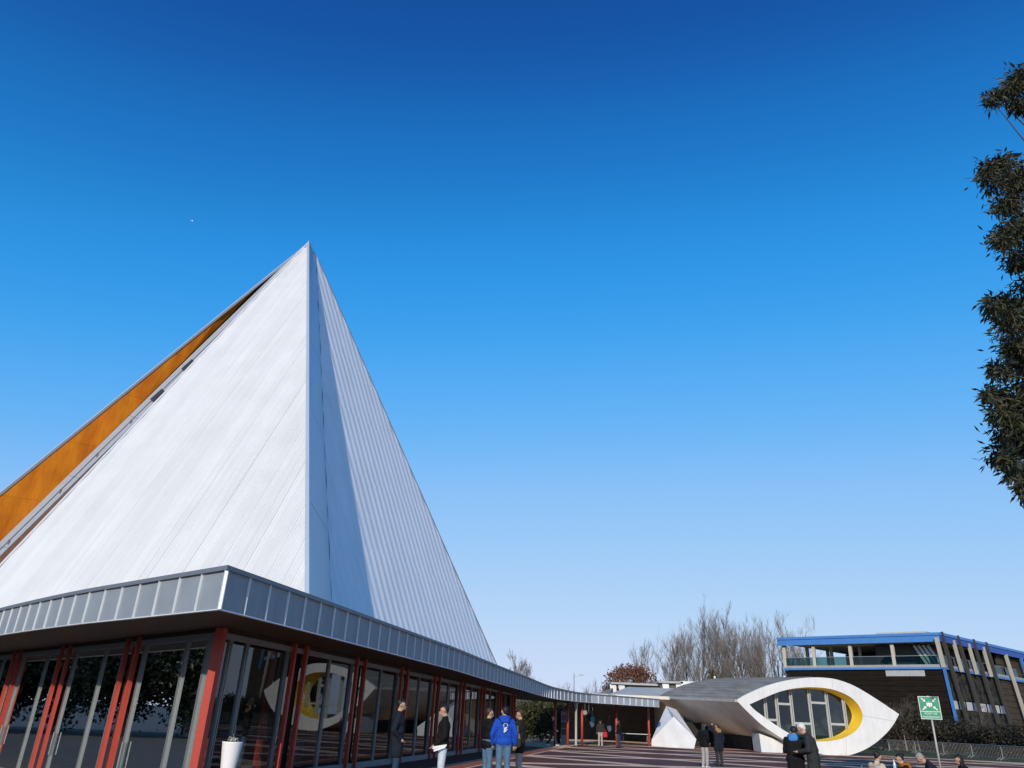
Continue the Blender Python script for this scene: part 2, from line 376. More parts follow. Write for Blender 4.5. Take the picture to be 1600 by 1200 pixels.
# --- columns, mullions, panes
def post3(c2, w, t, z0, z1, d2, n2): 
    mb = MB(); mb.box((c2[0], c2[1], (z0+z1)/2), (w, t, z1-z0), (V3(d2[0], d2[1], 0), V3(n2[0], n2[1], 0), V3(0, 0, 1))); return mb
ZT = 2.93
def facade(base, d, n, z0, pairs, mulls, send, half):
    edges = [0.1]
    for s in pairs:
        for q in (-half, half):
            hbuild(post3(base+d*(s+q)+n*.10, .10, .09, z0, 3.0, d, n), 'column', M_red)
    for s in mulls:
        for q in (-.035, .035):
            hbuild(post3(base+d*(s+q), .04, .085, z0+.1, ZT-.08, d, n), 'mullion', M_alu)
    ss = sorted([0.0]+list(mulls)+[send])
    for a, b in zip(ss, ss[1:]):
        if b-a < .3: continue
        # pane as thin glass sheet, head and sill rails
        mb = MB(); p, q = base+d*(a+.05), base+d*(b-.05); tw = random.uniform(-.004, .004)
        mb.poly([(p[0], p[1], z0+.16), (q[0]+n[0]*tw, q[1]+n[1]*tw, z0+.16), (q[0]+n[0]*tw, q[1]+n[1]*tw, ZT-.12), (p[0], p[1], ZT-.12)])
        hbuild(mb, 'glass_pane', M_glass)
    for s in mulls[2::3]:
        p = base+d*(s-.09)+n*.09; mb = MB(); mb.tube([(p[0], p[1], z0+.8), (p[0], p[1], z0+1.35)], .016, 8); hbuild(mb, 'door_handle', M_steel)
    for z, hh in ((z0+.09, .16), (ZT-.07, .12)):
        p = base+d*(send/2); hbuild(post3(p, send, .14, z-hh/2, z+hh/2, d, n), 'rail', M_alu)
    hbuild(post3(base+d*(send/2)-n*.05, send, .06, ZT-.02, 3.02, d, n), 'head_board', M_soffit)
pR = [3.54+4.12*k for k in range(8)]
mR = [.4, 1.1]
for s in pR: mR += [s-.5, s+.5, s+2.0]
mR = [m for m in mR if m < 33.3]
facade(P0, dR, nR, 0.0, pR, sorted(mR), 33.4, .33)
pL = [4.63, 10.0, 15.4, 20.8]
facade(P0, dL, nL, LOW, pL, [.46, 1.55, 3.96, 5.35, 6.75, 9.2, 10.8, 12.0, 14.8, 16.1, 17.4, 20.1, 21.5], 25.0, .36)
c2 = P0+(nR+nL)*.06
mb = MB(); mb.box((c2[0], c2[1], 1.17), (.17, .17, 3.66), (V3(dR[0], dR[1], 0), V3(nR[0], nR[1], 0), V3(0, 0, 1))); hbuild(mb, 'column', M_red)
# inner row of red columns
for s in (2.5, 6.0, 9.5, 13.0, 16.5, 20.0): 
    p = P0+dL*s-nL*2.6; hbuild(post3(p, .14, .14, LOW, 2.96, dL, nL), 'column', M_red)
for s in (5, 9, 13, 17, 21, 25, 29):
    p = P0+dR*s-nR*2.8; hbuild(post3(p, .14, .14, 0, 2.96, dR, nR), 'column', M_red)
# walkway columns
for x, y in ((3.85, 54.5), (4.86, 56.4), (5.95, 57.4), (8.95, 61.3), (11.9, 64.0)):
    mb = MB(); mb.tube([(x, y, 0), (x, y, 2.8)], .085, 12); hbuild(mb, 'column', M_red, True)

# --- pyramid
DA = 42.0
vrib = ray(1100, -374); hrib = nrm(V3(vrib[1], -vrib[0], 0)); nLf = np.cross(hrib, vrib); nLf = nrm(nLf if nLf[1] < 0 else -nLf)
A = atY(482, 380, DA)
Rg = onpl(481, 935, A, nLf); rd = nrm(A-Rg)
fnn = nrm(np.cross(rd, nLf))
itop = onpl(494, 399, Rg, fnn); i1 = onpl(518.5, 949, Rg, fnn); ib = CAM+(i1-CAM)*1.18
BETA = 20.0; bR = dirv(BETA); idr = nrm(itop-ib); nRf = np.cross(idr, bR); nRf = nrm(nRf if nRf[0] > 0 else -nRf)
stR = np.cross(nRf, bR); stR = nrm(stR if stR[2] > 0 else -stR)
def down(p, q, z=3.56): d = q-p; return p+d*((z-p[2])/d[2])
ridge_foot = down(A, Rg); left_foot = down(A, onpl(0, 886, A, nLf)); inner_foot = down(itop, ib)
rtop = onpl(497, 407, ib, nRf); right_foot = down(rtop, onpl(775, 1038, ib, nRf))
def cladding(poly3, org, eu, ev, nn, pitch, amp, sheet, rowlen, m, name, stag=0.0, jitter=.006):
    P2 = [V3((p-org)@eu, (p-org)@ev) for p in poly3]
    us = [p[0] for p in P2]; vs_ = [p[1] for p in P2]
    ns = int(math.ceil((max(us)-min(us))/sheet)); nr_ = int(math.ceil((max(vs_)-min(vs_))/rowlen))+1
    for i in range(ns):
        ua = min(us)+i*sheet; ub = ua+sheet
        for j in range(-1, nr_):
            va = min(vs_)+j*rowlen+stag*((i*7) % 5)/5*rowlen; vb = va+rowlen
            off = random.uniform(-jitter, jitter); tlt = random.uniform(-jitter, jitter)*1.2
            base = P2
            for nn2, d2 in ((V3(-1, 0), -(ua+.0008)), (V3(1, 0), ub-.0008), (V3(0, -1), -(va+.012)), (V3(0, 1), vb-.012)):
                base = clip_half(base, nn2, d2)
                if len(base) < 3: break
            if len(base) < 3: continue
            mb = MB(); k0 = int(math.floor(ua/(pitch/2))); k1 = int(math.ceil(ub/(pitch/2)))
            for k in range(k0, k1):
                st = clip_half(clip_half(base, V3(-1, 0), -k*pitch/2), V3(1, 0), (k+1)*pitch/2) if len(base) >= 3 else []
                if len(st) < 3: continue
                pts = []
                for p in st:
                    t = p[0]/pitch; tri = abs((t % 1.0)-.5)*2
                    lift = (amp*(.5-.5*math.cos(2*math.pi*tri*.5*2))) if False else amp*tri
                    pts.append(org+eu*p[0]+ev*p[1]+nn*(lift+off+tlt*(p[0]-ua)/sheet+(.012*(p[1]-va)/rowlen)))
                mb.poly(pts)
            if mb.f:
                bm = bmesh.new(); bm.from_mesh(mb.mesh('t')); bmesh.ops.remove_doubles(bm, verts=bm.verts, dist=1e-4)
                me = bpy.data.meshes.new(name); bm.to_mesh(me); bm.free(); o = link(name, me, m, hall); o.matrix_parent_inverse = HL
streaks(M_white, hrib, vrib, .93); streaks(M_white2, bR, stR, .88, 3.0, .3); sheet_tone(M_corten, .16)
streaks(M_corten, V3(1, .4, 0), V3(0, 0, 1), .72, 1.6, .25); streaks(M_shell, V3(1, .2, 0), V3(0, 0, 1), .86, 2.2, .35); streaks(M_zinc, V3(1, 1, 0), V3(0, 0, 1), .85, 3, .6)
cladding([A, ridge_foot, left_foot], A, hrib, vrib, nLf, .13, .042, .39, 60, M_white, 'cladding_sheet', 0, .004)
# right face: wide soft waves from smooth fold
def wave_face(poly3, org, eu, ev, nn, wave, amp, rowlen, m):
    P2 = [V3((p-org)@eu, (p-org)@ev) for p in poly3]
    us = [p[0] for p in P2]; vs_ = [p[1] for p in P2]; seg = 6
    for i in range(int(math.floor(min(us)/wave)), int(math.ceil(max(us)/wave))):
        for j in range(int(math.floor(min(vs_)/rowlen)), int(math.ceil(max(vs_)/rowlen))):
            mb = MB(); off = random.uniform(-.003, .003)
            for k in range(seg):
                ua = (i+k/seg)*wave; ub = (i+(k+1)/seg)*wave; base = P2
                for n2, d2 in ((V3(-1, 0), -ua), (V3(1, 0), ub), (V3(0, -1), -(j*rowlen+.006)), (V3(0, 1), (j+1)*rowlen-.006)):
                    base = clip_half(base, n2, d2)
                    if len(base) < 3: break
                if len(base) < 3: continue
                mb.poly([org+eu*p[0]+ev*p[1]+nn*(amp*math.cos(2*math.pi*p[0]/wave)+off+.02*(p[1]/rowlen-j)) for p in base])
            if mb.f:
                bm = bmesh.new(); bm.from_mesh(mb.mesh('t')); bmesh.ops.remove_doubles(bm, verts=bm.verts, dist=1e-4)
                me = bpy.data.meshes.new('cladding_sheet'); bm.to_mesh(me); bm.free(); o = link('cladding_sheet', me, m, hall, True); o.matrix_parent_inverse = HL
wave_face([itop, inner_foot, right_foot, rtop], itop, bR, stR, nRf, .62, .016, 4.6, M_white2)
# structure behind the sheets (closes joints), fin, flashings
mb = MB(); mb.poly([A-nLf*.05, ridge_foot-nLf*.05, left_foot-nLf*.05]); hbuild(mb, 'roof_base', M_coping)
mb = MB(); mb.poly([itop-nRf*.06, inner_foot-nRf*.06, right_foot-nRf*.06, rtop-nRf*.06]); hbuild(mb, 'roof_base', M_coping)
# fin: divided in panels along its length
nf = 5
for k in range(nf):
    t0, t1 = k/nf+.0006, (k+1)/nf-.0006
    f = lambda a, b, t: a+(b-a)*t
    mb = MB(); fo = fnn if fnn@(CAM-Rg) > 0 else -fnn
    quad = [f(A, ridge_foot, t0), f(A, ridge_foot, t1), f(itop, inner_foot, t1), f(itop, inner_foot, t0)]
    mb.prism(quad, -fo*.05); hbuild(mb, 'fin_panel', M_finm)
mb = MB(); mb.bar(A+nLf*.03, ridge_foot+nLf*.03, .16, .09, up=nLf); hbuild(mb, 'ridge_flashing', M_finm)
mb = MB(); mb.bar(rtop, right_foot, .10, .10, up=nRf); hbuild(mb, 'edge_flashing', M_coping)
mb = MB(); mb.bar(A+nLf*.03, left_foot+nLf*.03, .14, .08, up=nLf); hbuild(mb, 'edge_flashing', M_white)
# skylight strip and corten cheek left of the white face
sp = A-nLf*.45
def ext(line, plane_p, n, z=3.56):
    p = onpl(*line[0], plane_p, n); q = onpl(*line[1], plane_p, n); return down(p, q, z), p
sA = A-nLf*.45-rd*0
orb0, _ = ext(((291, 560), (0, 848)), sp, nLf)             # lower edge of the corten side
orb1 = onpl(478, 382, sp, nLf)
gl0, _ = ext(((430, 428), (0, 868)), sp, nLf)
lf0 = left_foot-nLf*.45
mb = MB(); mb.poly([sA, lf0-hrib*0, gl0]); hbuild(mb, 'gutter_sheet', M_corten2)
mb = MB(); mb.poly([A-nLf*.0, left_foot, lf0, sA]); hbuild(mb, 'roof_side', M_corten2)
nst = 7
fl_ = lambda a, b, t: a+(b-a)*t
for k in range(nst):
    t0, t1 = (k/nst)*.98+.012, ((k+1)/nst)*.98+.0115
    mb = MB(); mb.prism([fl_(orb1, orb0, t0), fl_(orb1, orb0, t1), fl_(sA, gl0, t1), fl_(sA, gl0, t0)], nLf*.07); hbuild(mb, 'skylight_frame', mat('pale_grey_frame', (.42, .45, .48), .45, .2, .5, .05))
for t in (.415, .50):
    p = fl_(sA, gl0, t)+nLf*.1; q = fl_(orb1, orb0, t+.0)+nLf*.1; w = nrm(q-p); ax = nrm(gl0-sA)
    mb = MB(); mb.prism([p+w*.12, p+w*.12+ax*.9, p+ax*.9+w*.34+nLf*.12, p+w*.3+nLf*.1], nLf*.03); hbuild(mb, 'vent_flap', mat('black_vent', (.015, .015, .015), .5))
for t in (.58, .66, .74, .84, .93):
    p = fl_(sA, gl0, t); ax = nrm(gl0-sA)
    mb = MB(); mb.bar(p-nLf*.1+ax*.5, fl_(orb1, orb0, t)*.35+p*.65+nLf*.14, .06); hbuild(mb, 'brace', M_coping)
mb = MB(); mb.bar(fl_(sA, gl0, .05)*.6+fl_(orb1, orb0, .05)*.4+nLf*.09, gl0*.6+orb0*.4+nLf*.09, .04); hbuild(mb, 'glazing_bar', M_coping)
cn = nrm(np.cross(orb0-orb1, nLf-hrib*.9))
def oncheek(x, y): return onpl(x, y, orb0, cn)
tp0 = down(oncheek(261, 562.5), oncheek(0, 774), 3.56); tp1 = oncheek(404, 446.5); tpA = oncheek(470, 392); orbC = onpl(403, 449.5, sp, nLf)
npan = 7
for k in range(npan):
    t0, t1 = k/npan+.0002, (k+1)/npan-.0002
    jj = random.uniform(-.02, .02)
    mb = MB(); quad = [fl_(orbC, orb0, t0), fl_(orbC, orb0, t1), fl_(tp1, tp0, t1), fl_(tp1, tp0, max(t0-.0, 0))]
    mb.prism(quad, (-cn if cn@(CAM-orb0) > 0 else cn)*.06); hbuild(mb, 'corten_panel', M_corten)
mb = MB(); mb.bar(tpA+nLf*.05, tp0+nLf*.05, .12, .12, up=nLf); hbuild(mb, 'edge_flashing', M_finm)
# rear roof planes closing the volume
bk = V3(-36, 60, 3.56); bk2 = V3(-6, 68, 3.56)
mb = MB(); mb.poly([tpA+nLf*.1, tp0+nLf*.1, bk]); mb.poly([A, bk, bk2]); mb.poly([rtop, bk2, right_foot]); mb.poly([A, itop, rtop]); mb.poly([A, rtop, bk2]); mb.poly([A, tpA+nLf*.1, bk])
hbuild(mb, 'rear_roof', M_white)
mb = MB(); mb.poly([A+V3(0, 0, .25), A+(itop-A)*.6+V3(.05, 0, .1), A-rd*.55+nLf*.06, ]); mb.poly([A+V3(0, 0, .25), A-rd*.55+nLf*.06, fl_(A, left_foot, .025)+nLf*.06]); mb.poly([A+V3(0, 0, .25), fl_(A, left_foot, .025)+nLf*.06, tpA]); mb.poly([A+V3(0, 0, .25), rtop, itop]); hbuild(mb, 'apex_cap', M_finm)

# ------------------------------------------------------------------ eye-shaped shell pavilion
EP = V3(16.9, 59.0, 0); EU = dirv(78.0); EB = dirv(-12.0); EN = -EB       # plane point, along, back, front normal
shell = empty('shell_pavilion', (22, 62, 0), 0, 'white concrete shell pavilion with a pointed eye-shaped window and yellow reveal', 'building')
SHI = Matrix.Translation((-22, -62, 0))
def sbuild(mb, name, m, smooth=False, parent=None):
    o = mb.build(name, m, parent or shell, smooth)
    if parent is None: o.matrix_parent_inverse = SHI
    return o
def oneye(x, y, v=0.0): return onpl(x, y, EP+EB*v, EN)
upper = [(1151, 1094.4), (1163, 1087), (1175, 1081), (1190, 1074.5), (1206, 1069), (1231.5, 1062.7), (1260.5, 1059), (1284, 1058.7), (1307.6, 1061.8), (1334.8, 1071.7), (1365.6, 1089.8), (1387, 1104), (1405, 1116)]
lower = [(1405, 1116), (1394.6, 1134), (1380, 1150.6), (1362, 1165), (1344, 1174.5), (1322, 1181), (1300, 1180.5), (1282, 1178), (1262, 1172.5), (1243, 1165), (1224, 1155), (1208, 1145), (1190, 1132.4), (1166, 1110), (1151, 1094.4)]
inner = [(1171, 1100.7), (1193.4, 1090.7), (1220.6, 1080), (1248, 1074.8), (1275, 1074), (1302, 1077.5), (1325.8, 1087.3), (1340, 1099.8), (1347.3, 1114.3), (1346.6, 1127), (1338.4, 1140.6), (1322, 1151.5), (1302, 1157), (1278.6, 1158.5), (1257, 1155), (1239, 1149), (1217, 1136), (1193.4, 1119.8), (1179, 1109)]
def loc(p): return V3((p-EP)@EU, p[2])
U2 = smooth_curve([loc(oneye(*p)) for p in upper], 4); L2 = smooth_curve([loc(oneye(*p)) for p in lower], 4)
I2 = smooth_curve([loc(oneye(*p)) for p in inner]+[loc(oneye(*inner[0]))], 4)[:-1]
def W(uz, v=0.0, rise=0.0): return EP+EU*uz[0]+EB*v+V3(0, 0, uz[1]+rise)
outer = U2[:-1]+L2[:-1]
# front ring: connect by angle around the middle of the opening
def ring_face(outer, inner, v, m, name):
    c = V3(sum(p[0] for p in inner)/len(inner), sum(p[1] for p in inner)/len(inner))
    ang = lambda p: math.atan2(p[1]-c[1], p[0]-c[0])
    bm = bmesh.new(); ov = [bm.verts.new(W(p, v)) for p in outer]; iv = [bm.verts.new(W(p, v)) for p in inner]
    ed = [bm.edges.new((ov[i], ov[(i+1) % len(ov)])) for i in range(len(ov))]+[bm.edges.new((iv[i], iv[(i+1) % len(iv)])) for i in range(len(iv))]
    bmesh.ops.triangle_fill(bm, edges=ed, use_beauty=True)
    me = bpy.data.meshes.new(name); bm.to_mesh(me); bm.free(); o = link(name, me, m, shell); o.matrix_parent_inverse = SHI; return o
ring_face(outer, I2, 0, M_shell, 'eye_frame')
for (x0, y0, x1, y1) in ((1322, 1153, 1322.5, 1180), (1348, 1118, 1398, 1127), (1300, 1062, 1301, 1076)):
    mb = MB(); mb.bar(oneye(x0, y0)+EN*.004, oneye(x1, y1)+EN*.004, .03, .006, up=EN); sbuild(mb, 'joint', mat('joint_grey', (.5, .49, .46), .8))
RISE = lambda v: .032*v
def loft(curve, vs_, m, name, sub=None, flip=False, thick=0):
    mb = MB(); rows = [[W(p, v, RISE(v)) for p in curve] for v in vs_]
    n = len(curve)
    for r in rows: mb.v += [tuple(p) for p in r]
    for i in range(len(rows)-1):
        for j in range(n-1): mb.f.append((i*n+j, i*n+j+1, (i+1)*n+j+1, (i+1)*n+j))
    return sbuild(mb, name, m, True)
lipU = [p+V3(0, .02) for p in U2]
# white edge band then roofing
loft(U2, [0, .22], M_shell, 'roof_edge'); loft(lipU, [.2, 3, 6, 9, 12, 14.5], M_roof, 'roof_shell')
for k in range(2, len(lipU)-2, 3):
    p = lipU[k]; mb = MB(); mb.bar(W(p+V3(0, .02), .3, 0), W(p+V3(0, .02), 14.3, RISE(14.3)), .05, .04); sbuild(mb, 'roof_seam', M_roof)
loft(L2, [0, .35, 3, 6, 9, 12, 14.5], M_belly, 'underside')
mb = MB(); mb.poly([W(p, 14.5, RISE(14.5)) for p in outer]); sbuild(mb, 'rear_wall', M_belly)
tip = U2[0]
mb = MB(); mb.bar(W(tip+V3(-.04, -.02), .0, 0), W(tip+V3(-.04, -.02), 16, RISE(16)), .22, .2); sbuild(mb, 'eave', M_concrete)
# reveal: opening to window plane
RV = 1.0
cI = V3(np.mean([p[0] for p in I2]), np.mean([p[1] for p in I2]))
sh = lambda p, k: cI+(p-cI)*k
mb = MB(); n = len(I2); rows = [(0, 1.0), (RV*.5, .975), (RV, .95)]
for v, k in rows: mb.v += [tuple(W(sh(p, k), v)) for p in I2]
for i in range(2):
    for j in range(n): mb.f.append((i*n+j, i*n+(j+1) % n, (i+1)*n+(j+1) % n, (i+1)*n+j))
sbuild(mb, 'reveal', M_yellow, True)
# window mullions, transoms and panes in the reveal plane
Wn = [sh(p, .955) for p in I2]
def span(u):
    zs = []
    for i in range(len(Wn)):
        a, b = Wn[i], Wn[(i+1) % len(Wn)]
        if (a[0] > u) != (b[0] > u): zs.append(a[1]+(b[1]-a[1])*(u-a[0])/(b[0]-a[0]))
    return (min(zs), max(zs)) if len(zs) >= 2 else None
mu = [loc(oneye(x, 1112, RV))[0] for x in (1196, 1214, 1237, 1266, 1293, 1319)]
umin = min(p[0] for p in Wn); umax = max(p[0] for p in Wn)
for u in mu:
    sp_ = span(u)
    if sp_:
        for o_ in (-.075, .075):
            mb = MB(); mb.box(W(V3(u+o_, (sp_[0]+sp_[1])/2), RV-.06), (.07, .12, sp_[1]-sp_[0]), (EU, EB, V3(0, 0, 1))); sbuild(mb, 'mullion', M_wfr)
ed = [umin]+mu+[umax]; trz = [None, 2.2, 3.35, 2.05, 3.55, 2.1, None]
for i, (a, b) in enumerate(zip(ed, ed[1:])):
    po = clip_half(clip_half([p for p in Wn], V3(-1, 0), -(a+.02)), V3(1, 0), b-.02)
    if len(po) >= 3:
        mb = MB(); mb.poly([W(p, RV) for p in po]); sbuild(mb, 'glass_pane', M_glass2)
    if trz[i]:
        mb = MB(); mb.box(W(V3((a+b)/2, trz[i]), RV-.05), (b-a-.1, .1, .16), (EU, EB, V3(0, 0, 1))); sbuild(mb, 'transom', M_wfr)
for i in (1, 3, 4, 2):
    u = (ed[i]+ed[i+1])/2+.3; s_ = span(u)
    mb = MB(); mb.box(W(V3(u-.3-(ed[i+1]-ed[i])*.35, s_[1]-.18), RV+.35), (.5, .5, .5), (EU, EB, V3(0, 0, 1))); sbuild(mb, 'ceiling_lamp', M_steel)
# inside of the room
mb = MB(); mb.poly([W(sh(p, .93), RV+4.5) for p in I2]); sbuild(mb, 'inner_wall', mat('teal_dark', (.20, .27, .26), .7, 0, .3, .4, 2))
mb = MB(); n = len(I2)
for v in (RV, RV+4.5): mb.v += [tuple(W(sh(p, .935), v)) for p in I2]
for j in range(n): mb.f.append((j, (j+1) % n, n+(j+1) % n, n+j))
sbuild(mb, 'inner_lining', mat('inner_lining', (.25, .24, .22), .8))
mb = MB(); mb.box(W(V3(7.4, .5), 9.5), (6.0, 9.0, 1.1), (EU, EB, V3(0, 0, 1))); sbuild(mb, 'under_shell_shade', M_dark)  # deep shade under the shell, added as near-black boxes
mb = MB(); mb.box(W(V3(2.7, .9), 11.0), (3.4, .3, 1.9), (EU, EB, V3(0, 0, 1))); sbuild(mb, 'under_shell_shade', M_dark)  # second near-black box, shade added behind the left foot
# buttresses
fA, fB = atz(1018, 1166, 0), atz(1084, 1170, 0)
top = atY(1052.5, 1119.5, 64.3); top2 = atY(1041, 1103, 69.0); ra = atY(1088, 1155, fB[1]+.5)
mb = MB()
P = [fA+V3(0, 0, -.05), fB+V3(0, 0, -.05), ra, top, atY(1053, 1128, 64.6), atY(1018, 1156, fA[1]+.3), fB+V3(1.0, 3.6, 0), fA+V3(1.2, 3.5, 0), top2+V3(.9, .2, -.25), top2]
mb.add(P, [(0, 1, 2, 3, 4, 5), (1, 6, 8, 2), (2, 8, 9, 3), (3, 9, 7, 5, 4), (0, 5, 7), (0, 7, 6, 1)])
sbuild(mb, 'buttress', M_shell)
b0 = atz(1190, 1175.5, 0); b1 = atz(1223, 1176.5, 0); bt = atY(1186, 1146, b0[1]+.5); bt2 = atY(1224, 1160, b1[1]+.2)
mb = MB(); mb.prism([b0, b1, bt2, bt], (.25, 2.6, 0)); sbuild(mb, 'buttress', M_shell)
# neighbouring low roofs, monitors and the dark rooms below
def pxq(*a): return [atY(x, y, D) for x, y, D in a]
mb = MB(); mb.prism(pxq((950, 1085, 70), (1046, 1088.5, 74), (1062, 1073, 90), (985, 1072, 90)), (0, 0, -.25)); sbuild(mb, 'low_roof', mat('pale_roof', (.50, .48, .44), .9, 0, .15, .2, .8))
mb = MB(); mb.prism(pxq((926, 1086, 72), (952, 1085.5, 72.2), (958, 1073, 90), (950, 1077, 92)), (0, 0, -.2)); sbuild(mb, 'low_roof', M_roof)
mb = MB(); mb.prism(pxq((1046, 1088.5, 74), (1068, 1087.5, 74.5), (1106, 1066.5, 86), (1064, 1077, 90)), (0, 0, -.2)); sbuild(mb, 'low_roof', M_roof)
def monitor(x0, x1, yt, yb, D, ends):
    p, q = atY(x0, yt, D), atY(x1, yt, D); zb = atY((x0+x1)/2, yb, D)[2]; zt = p[2]
    mb = MB(); mb.prism([(p[0], D, zb), (q[0], D, zb), (q[0], D, zt-.22), (p[0], D, zt-.22)], (0, 3, 0)); o = sbuild(mb, 'roof_monitor', mat('grey_monitor', (.10, .10, .095), .8, 0, .3, .3))
    mb = MB(); mb.box(((p[0]+q[0])/2, D+1.2, zt-.1), (q[0]-p[0]+.5, 3.4, .2)); mb.build('roof_slab', M_concrete, o)
    for e_ in ends:
        X = p[0]+(q[0]-p[0])*e_
        mb = MB(); mb.prism([(X-.3, D-.25, zb-.5), (X+.3, D-.25, zb-.5), (X+.25, D-.25, zt-.24), (X-.45, D-.25, zt-.24)], (0, .24, 0)); mb.build('pier', M_shell, o)
monitor(957, 1031, 1066, 1077, 88, (.02, .2)); monitor(1031, 1062, 1064, 1079, 87, (.3, .98)); 
mb = MB(); q = pxq((1063, 1064, 86.5), (1094, 1065.5, 86.5), (1066, 1079, 86.5)); mb.prism(q, (0, .5, 0)); sbuild(mb, 'white_gable', M_shell)
for x, D in ((1117, 80), (1226, 70)):
    b_ = atY(x, 1061.5, D); mb = MB(); mb.tube([b_-V3(0, 0, .4), b_+V3(0, 0, .3)], .1, 8); sbuild(mb, 'vent_pipe', M_paint)
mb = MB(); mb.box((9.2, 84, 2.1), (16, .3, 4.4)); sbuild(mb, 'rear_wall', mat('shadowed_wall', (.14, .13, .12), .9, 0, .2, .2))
mb = MB(); mb.box((10, 77, 3.72), (13, 13, .25)); sbuild(mb, 'ceiling', M_belly)
mb = MB(); mb.box((16.4, 78, 1.8), (.3, 12, 3.6)); sbuild(mb, 'side_wall', M_belly)

# ------------------------------------------------------------------ blue-roofed office building
off = empty('office_building', (56, 105, 0), 0, 'dark timber-clad office building with blue roof edge and raking posts', 'building')
OI = Matrix.Translation((-56, -105, 0))
def obuild(mb, name, m, parent=None, smooth=False):
    o = mb.build(name, m, parent or off, smooth)
    if parent is None: o.matrix_parent_inverse = OI
    return o
C0 = V3(56.5, 100, 0); dF = nrm(V3(41.2, 113, 0)-C0); dS = nrm(V3(81, 120, 0)-C0); LF, LS = 20.4, 42.0
nF = nrm(V3(dF[1], -dF[0], 0)); nF = nF if nF@(CAM-C0) > 0 else -nF
nS = nrm(V3(dS[1], -dS[0], 0)); nS = nS if nS[1] < 0 else -nS
Z = V3(0, 0, 1)
def onb(a, b, z): return C0+dF*a+dS*b+Z*z
def slab(a0, a1, b0, b1, z0, z1, m, name, parent=None):
    mb = MB(); mb.prism([onb(a0, b0, z0), onb(a1, b0, z0), onb(a1, b1, z0), onb(a0, b1, z0)], Z*(z1-z0)); return obuild(mb, name, m, parent)
roofo = slab(-.5, LF+.4, -.5, LS, 13.1, 13.75, mat('roof_grey', (.25, .25, .25), .8), 'roof')
def edge(p, q, n, h, t, z, m, name): 
    mb = MB(); mb.prism([p+Z*z, q+Z*z, q+Z*(z+h), p+Z*(z+h)], n*t); obuild(mb, name, m)
for (p, q, n) in ((onb(-.5, -.5, 0), onb(LF+.4, -.5, 0), nF), (onb(-.52, -.55, 0), onb(-.52, LS, 0), nS)):
    edge(p+n*.005, q+n*.005, n, .72, .1, 12.72, M_blue if n is nF else M_blueD, 'roof_fascia')
    edge(p+n*.02, q+n*.02, n, .34, .16, 13.5, M_blue, 'roof_fascia')
slab(3.5, 10, 6, 14, 13.76, 14.75, mat('plant_room', (.42, .42, .4), .8), 'plant_room')
for k in range(14):
    a = -.2+k*1.45; slab(a, a+.9, -.1, 14, 12.98, 13.08, M_slat, 'soffit_slat')
# balcony slab
slab(-.2, LF, -.2, LS-14, 9.55, 10.0, mat('balcony_concrete', (.34, .33, .31), .8), 'balcony_slab')
edge(onb(-.2, -.2, 0), onb(LF, -.2, 0), nF, .26, .08, 9.42, M_blue, 'slab_edge'); edge(onb(-.2, -.2, 0), onb(-.2, LS-14, 0), nS, .3, .08, 9.38, M_blue, 'slab_edge')
edge(onb(-.1, -.12, 0), onb(LF-.2, -.12, 0), nF, 1.05, .02, 10.0, M_rail, 'balustrade'); edge(onb(-.12, -.1, 0), onb(-.12, LS-16, 0), nS, 1.05, .02, 10.0, M_rail, 'balustrade')
mb = MB(); mb.bar(onb(-.1, -.12, 11.08), onb(LF-.2, -.12, 11.08), .06); mb.bar(onb(-.12, -.1, 11.08), onb(-.12, LS-16, 11.08), .06); obuild(mb, 'handrail', M_steel)
slab(3, 9.5, 4, 16, 10.0, 12.9, mat('upper_room', (.10, .10, .10), .8), 'upper_room'); slab(1.2, 20, 17.5, 26, 10.0, 12.9, mat('upper_room', (.1, .1, .1)), 'upper_room')
for a in (.05, 5.6, 11.0, 16, 20.2):
    p = onb(a, .0, 10.0); mb = MB(); mb.bar(p-Z*.2, p+nF*(-.15)+Z*3.0, .42, .42, up=dF); obuild(mb, 'post', M_beige)
for a in (12.5, 16.5, 20):
    for b in (6, 12): 
        p = onb(a, b, 10.0); mb = MB(); mb.bar(p, p+Z*3.0, .4, .4, up=dF); obuild(mb, 'post', M_beige)
for k in range(4):   # white stair flights seen on the terrace
    p = onb(.9+k*.55, 2.4, 10.0); mb = MB(); mb.bar(p+V3(0, 0, 0), p+dF*(1.3)+Z*2.6, .3, .2, up=dS); obuild(mb, 'stair_string', M_paint)
